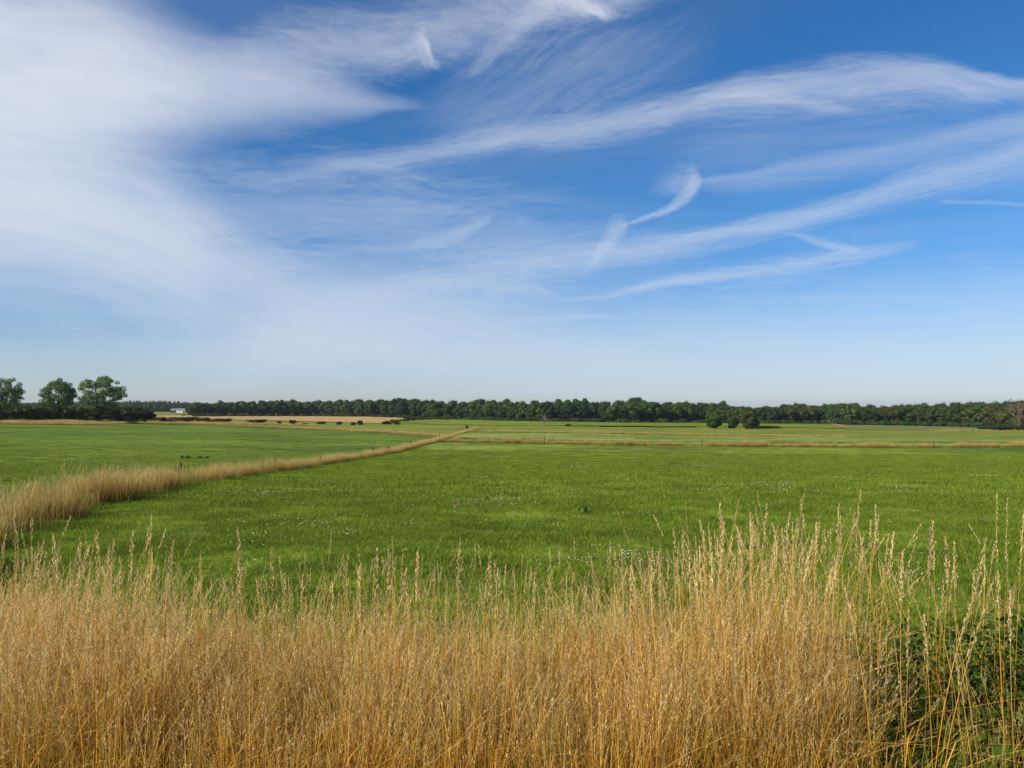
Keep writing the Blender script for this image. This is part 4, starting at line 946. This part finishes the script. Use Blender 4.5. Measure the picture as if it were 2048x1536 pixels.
def soil_patch(px, row, wpx, label, seed):
    x, d, z = at(px, row); w = wpx / F * d; r = np.random.default_rng(seed); m = MB()
    t = thing('soil_patch', (x, d, z), label, 'soil')
    for k in range(16):
        c = np.array((r.uniform(-w / 2, w / 2), r.uniform(-.1, .1), .02)); rr = r.uniform(.03, .07)
        b = len(m.v); m.v += [tuple(c + v * rr * (1.3, 1, .7) * r.uniform(.8, 1.2)) for v in ICV]; m.h += [0] * 12; m.r += [0] * 12; m.f += [tuple(b + i for i in f) for f in ICF]
    obj('clods', m.mesh('clods', MAT['soil']), t)
soil_patch(917, 1014, 16, "small reddish scrape of bare soil left of the clover patch", 1)
soil_patch(950, 1009, 26, "larger brown scrape of bare soil touching the clover patch", 2)

# ---- single tall stalks that stand out against the meadow
def tall_stalk(px, row_top, y, lean_px, label=None, head=.19, thin=1.0):
    ax, vz = ray(px, row_top); ztip = float(vz) * y + EYE; xt = float(ax) * y; z0 = float(gz(xt, y)); h = ztip - z0
    lean = lean_px / F * y; r = np.random.default_rng(int(px * 7 + row_top)); x0 = xt - lean
    t = thing('grass_stalk', (x0, y, z0), label or "tall dry grass stalk with seed head standing above the belt", 'grass stalk', 'tall single grass stalks above the belt')
    m = MB(); f = lambda u: np.array((lean * u ** 2.2, .04 * math.sin(u * 2 + px), h * u))
    m.tube([f(u) for u in (0, .2, .4, .6, .75, .88, 1)], [.0016 * thin] * 4 + [.0013 * thin, .001, .0004], 4, cap=False, h=[0, .2, .4, .6, .75, .88, .98], r=r.uniform())
    obj('stem', m.mesh('stem', MAT['dry_grass']), t)
    s = MB(); n = int(60 * thin)
    for k in range(n):
        u = k / n; tt = 1 - head / h * (1 - u); p = f(min(tt, 1)); prof = math.sin(math.pi * min(1, .12 + .86 * u)) ** .8; off = .0065 * prof * r.uniform(.3, 1.6) * thin; a = r.uniform(0, 6.28)
        l = r.uniform(.010, .017); sw = r.uniform(.0018, .003); o = np.array((math.cos(a) * off, math.sin(a) * off, 0)); tg = f(min(tt, 1)) - f(min(tt, 1) - .02); tg /= np.linalg.norm(tg); up = (tg + np.array((math.cos(a) * r.uniform(.05, .4), math.sin(a) * .2, .05))) * l; sd = np.array((math.cos(a + 1.57), math.sin(a + 1.57), 0)) * sw
        s.quad([p + o, p + o + up * .5 + sd, p + o + up, p + o + up * .5 - sd], 1.3, r.uniform())
    obj('seed_head', s.mesh('seed_head', MAT['dry_grass']), t)
    lf = MB(); a = r.uniform(0, 6.28); p = f(.45); dx = np.array((math.cos(a), math.sin(a) * .5, 0)); sd = np.array((-math.sin(a), math.cos(a), 0)) * .0018
    q = [p, p + dx * .08 + (0, 0, .1), p + dx * .17 + (0, 0, .12), p + dx * .24 + (0, 0, .06)]
    for j in range(3):
        w0, w1 = (1, .9, .6, .1)[j], (1, .9, .6, .1)[j + 1]; lf.quad([q[j] - sd * w0, q[j] + sd * w0, q[j + 1] + sd * w1, q[j + 1] - sd * w1], .5, .5)
    obj('leaf', lf.mesh('leaf', MAT['dry_grass']), t)
TS = [(94, 1074, 3.0, -25, "stalk leaning left, near the lower end of the fence strip"), (150, 1078, 3.2, 8, None), (180, 1092, 3.0, 60, "stalk bent far to the right, near the left edge"), (193, 1064, 2.9, -14, "thick pale stalk leaning slightly left, second group from the left edge"),
      (272, 1060, 2.9, 26, "straight pale stalk leaning right with narrow head"), (304, 1130, 2.9, 18, None), (354, 1080, 2.9, 34, "feathery-headed stalk leaning right over the meadow"), (472, 1058, 2.8, -22, "tall lone stalk leaning left, left of centre"),
      (541, 1096, 3.0, 2, None), (476, 1118, 3.0, 5, None), (566, 1150, 3.2, 5, None), (604, 1152, 3.2, 6, None), (660, 1170, 3.2, 6, None), (720, 1134, 3.0, -4, None), (757, 1098, 2.9, 4, "left one of two tall close stalks near the centre left"),
      (782, 1092, 2.9, 8, "right one of two tall close stalks near the centre left"), (834, 1106, 2.9, 2, None), (812, 1140, 3.0, -4, None), (917, 1096, 2.8, 6, "tall upright stalk near the middle of the belt"), (982, 1106, 2.9, 36, "stalk leaning right just right of the middle"),
      (980, 1138, 3.1, 5, None), (1070, 1144, 3.1, 18, None), (1100, 1130, 3.1, 14, None), (1175, 1176, 3.2, 18, None), (1260, 1130, 3.3, 3, None), (1230, 1098, 3.4, -20, None), (1305, 1098, 3.3, 2, None), (1268, 1142, 3.2, -10, None), (1320, 1108, 3.2, -8, None),
      (1365, 1062, 3.0, 0, None), (1381, 1085, 3.0, 14, None), (1405, 1060, 3.2, 0, None), (1444, 1012, 3.0, -12, "tall double-headed stalk left in the right hand group"), (1450, 1046, 3.1, 22, None), (1482, 1060, 3.2, 4, None), (1507, 1030, 3.2, -6, None),
      (1538, 1012, 3.0, 34, "long stalk leaning right, middle of the right hand group"), (1573, 1024, 3.1, 40, None), (1570, 1062, 3.1, -30, None), (1618, 1078, 3.0, 60, None), (1640, 1050, 3.1, 10, None), (1668, 1010, 3.0, 4, "thick-headed upright stalk in the right hand group"),
      (1682, 1034, 3.1, 2, None), (1710, 1028, 3.1, 24, None), (1722, 1034, 3.2, 14, None), (1738, 1040, 3.2, 14, None), (1751, 1012, 3.1, 10, "tallest thin stalk right of the thick-headed one"), (1776, 1070, 3.2, 40, None), (1796, 1068, 3.1, 36, None), (1850, 1054, 3.2, 8, None),
      (1864, 1044, 3.1, 6, "speckled stalk above the brambles"), (1896, 1076, 3.2, 4, None), (1915, 1088, 3.2, 10, None), (1964, 1078, 3.2, 60, None), (1815, 1114, 3.0, 20, None), (1688, 1170, 2.7, -50, "long pale stalk leaning left across the bramble"),
      (1955, 1180, 2.6, 90, "upper one of two parallel stalks crossing the bramble"), (1962, 1214, 2.5, 90, "lower one of two parallel stalks crossing the bramble"), (1845, 1230, 2.6, -4, None), (1806, 1216, 2.6, 10, None),
      (1911, 1296, 2.4, -60, None), (2010, 1150, 2.9, 6, None), (2035, 1180, 2.7, 14, None)]
ORD = "first second third fourth fifth sixth seventh eighth ninth tenth eleventh twelfth thirteenth fourteenth fifteenth sixteenth seventeenth eighteenth nineteenth".split()
TENS = {20: "twentieth", 30: "thirtieth", 40: "fortieth", 50: "fiftieth", 60: "sixtieth"}; TW = {20: "twenty", 30: "thirty", 40: "forty", 50: "fifty", 60: "sixty"}
for i, (px, rt, y, ln, lab) in enumerate(sorted(TS)):
    k = i + 1; o_ = ORD[k - 1] if k < 20 else (TENS[k] if k % 10 == 0 else TW[k // 10 * 10] + "-" + ORD[k % 10 - 1])
    lean = "upright" if abs(ln) < 7 else "left-leaning" if ln < 0 else "right-leaning" if ln < 30 else "strongly right-leaning"
    tall_stalk(px, rt, y, ln, lab or "%s dry grass stalk, %s tall tip counted from the left edge" % (lean, o_))
for px, rt, ln, lab in [(1982, 984, 6, "leftmost of the tallest wiry stalks at the right edge"), (2008, 996, 22, "middle one of the tallest wiry stalks at the right edge"), (2046, 1008, 40, "rightmost leaning one of the wiry stalks at the right edge")]: tall_stalk(px, rt, 3.3, ln, lab, .30, .6)

# ---- bramble bush at the lower right
def bramble():
    r = np.random.default_rng(99); cx, cy = 2.20, 3.65; z0 = float(gz(cx, cy))
    t = thing('bramble_bush', (cx, cy, z0), "dark leafy bramble bush half hidden by stalks in the lower right corner", 'bramble')
    lv = []
    for q in range(3):                                   # three leaf shapes, folded along the midrib
        m = MB(); L = .058 + .006 * q; W = [0, .3, .42, .40, .26, 0]
        for j in range(5):
            a, b = j / 5, (j + 1) / 5; wa, wb = W[j] * L, W[j + 1] * L; za, zb = .12 * L * math.sin(a * 3), .12 * L * math.sin(b * 3) - (.08 * L if j == 4 else 0)
            e = .14 * L
            m.quad([(a * L, 0, za - e * .5), (b * L, 0, zb - e * .5), (b * L, wb, zb + e * .3), (a * L, wa, za + e * .3)], 0, .15 + .35 * q); m.quad([(a * L, -wa, za + e * .3), (b * L, -wb, zb + e * .3), (b * L, 0, zb - e * .5), (a * L, 0, za - e * .5)], 0, .15 + .35 * q)
        lv.append(m.mesh('leaf', MAT['bramble_leaf']))
    canes = []
    for k in range(16):
        a = r.uniform(0, 6.28); s0 = np.array((r.uniform(-.8, .8), r.uniform(-.3, .3), 0)); l = r.uniform(.35, .8); hh = r.uniform(.3, .6)
        pts = [s0 + np.array((math.cos(a) * l * u, math.sin(a) * l * u * .5, hh * math.sin(u * 2.3))) for u in np.linspace(0, 1, 7)]
        m = MB(); m.tube(pts, [.005, .0045, .004, .004, .0035, .003, .002], 5); obj('cane', m.mesh('cane', MAT['cane_bark']), t); canes.append(pts)
    def place():
        x = r.uniform(-.95, 1.1); y = r.normal(0, .28); top = .70 - .30 * max(0, -x - .2) - .22 * (y / .5) ** 2 + .06 * math.sin(x * 7)
        return x, y, top
    for k in range(290):
        x, y, top = place(); z = top * (1 - abs(r.normal(0, .28)))
        if z < .05: z = r.uniform(.05, .5)
        o = obj('leaf', lv[k % 3], t, (x, y - .12, z), r.uniform(0, 6.28), r.uniform(.45, 1.0)); o.rotation_euler = (r.normal(0, .5), r.normal(.1, .5), r.uniform(0, 6.28))
    # the leaves deeper inside, too many to pick apart
    n = 5200; x = r.uniform(-1.0, 1.15, n); y = r.normal(.08, .26, n); z = np.clip((.66 - .30 * np.maximum(0, -x - .2) - .5 * y * y) * r.uniform(.05, 1, n), .02, .6)
    D = np.stack([r.normal(0, .3, n), r.normal(-.4, .3, n), np.ones(n)], 1)
    o = obj('inner_leaves', mesh_np('inner_leaves', leaf_quads(np.stack([x, y, z], 1), D, .036, r), np.arange(4 * n).reshape(-1, 4), MAT['bramble_leaf'], {"rnd": np.repeat(r.uniform(0, 1, n), 4), "h": np.zeros(4 * n)}), t); o["kind"] = 'stuff'
bramble()

# ---- birds and insects, tiny in the sky
def bird(px, row, d, span, label, yaw=.5):
    ax, vz = ray(px, row); t = thing('flying_bird', (float(ax) * d, d, float(vz) * d + EYE), label, 'bird', 'tiny birds in the sky', yaw)
    m = MB(); L = span * .5; m.tube([(-L * .55, 0, 0), (-L * .3, 0, .01), (0, 0, 0), (L * .3, 0, 0), (L * .45, 0, .01)], [.004, L * .1, L * .14, L * .1, .004], 7); m.quad([(-L * .4, 0, 0), (-L * .8, -L * .12, 0), (-L * .8, L * .12, 0)]); obj('body', m.mesh('body', MAT['bird_feathers'], True), t)
    for s in (-1, 1):
        w = MB(); w.quad([(L * .2, s * .02, .01), (-L * .18, s * .02, .01), (-L * .12, s * L * .5, L * .22), (L * .2, s * L * .5, L * .24)]); w.quad([(L * .2, s * L * .5, L * .24), (-L * .12, s * L * .5, L * .22), (-L * .25, s * L, L * .12)]); obj('wing', w.mesh('wing', MAT['bird_feathers']), t)
bird(461, 472, 60, .24, "tiny dark bird against the white cloud on the left", .4)
bird(1148, 375, 80, .2, "tiny dark bird in the blue near the top centre", 1.0)
bird(1697, 683, 60, .26, "largest dark speck of a bird low in the right sky", .2)
bird(1950, 703, 80, .24, "tiny dark bird low at the far right", .8)
bird(617, 3, 60, .2, "tiny dark bird at the very top edge", .3)
# ---- thin summer haze
hz_m = bpy.data.materials.new("haze"); hz_m.use_nodes = True; ht = hz_m.node_tree; ht.nodes.clear()
pv = N(ht, 'ShaderNodeVolumePrincipled'); pv.inputs['Color'].default_value = (0.80, 0.88, 1.0, 1); pv.inputs['Density'].default_value = 0.000055; pv.inputs['Anisotropy'].default_value = 0.2
hout = N(ht, 'ShaderNodeOutputMaterial'); ht.links.new(pv.outputs[0], hout.inputs['Volume'])
hb = MB(); hb.box((-9700, -9700, float(tab.min()) - 40), (9700, 9700, 60)); tag(obj('haze', hb.mesh('haze', hz_m)), kind='stuff')
print("trees", ntree, "objects", len(bpy.data.objects))
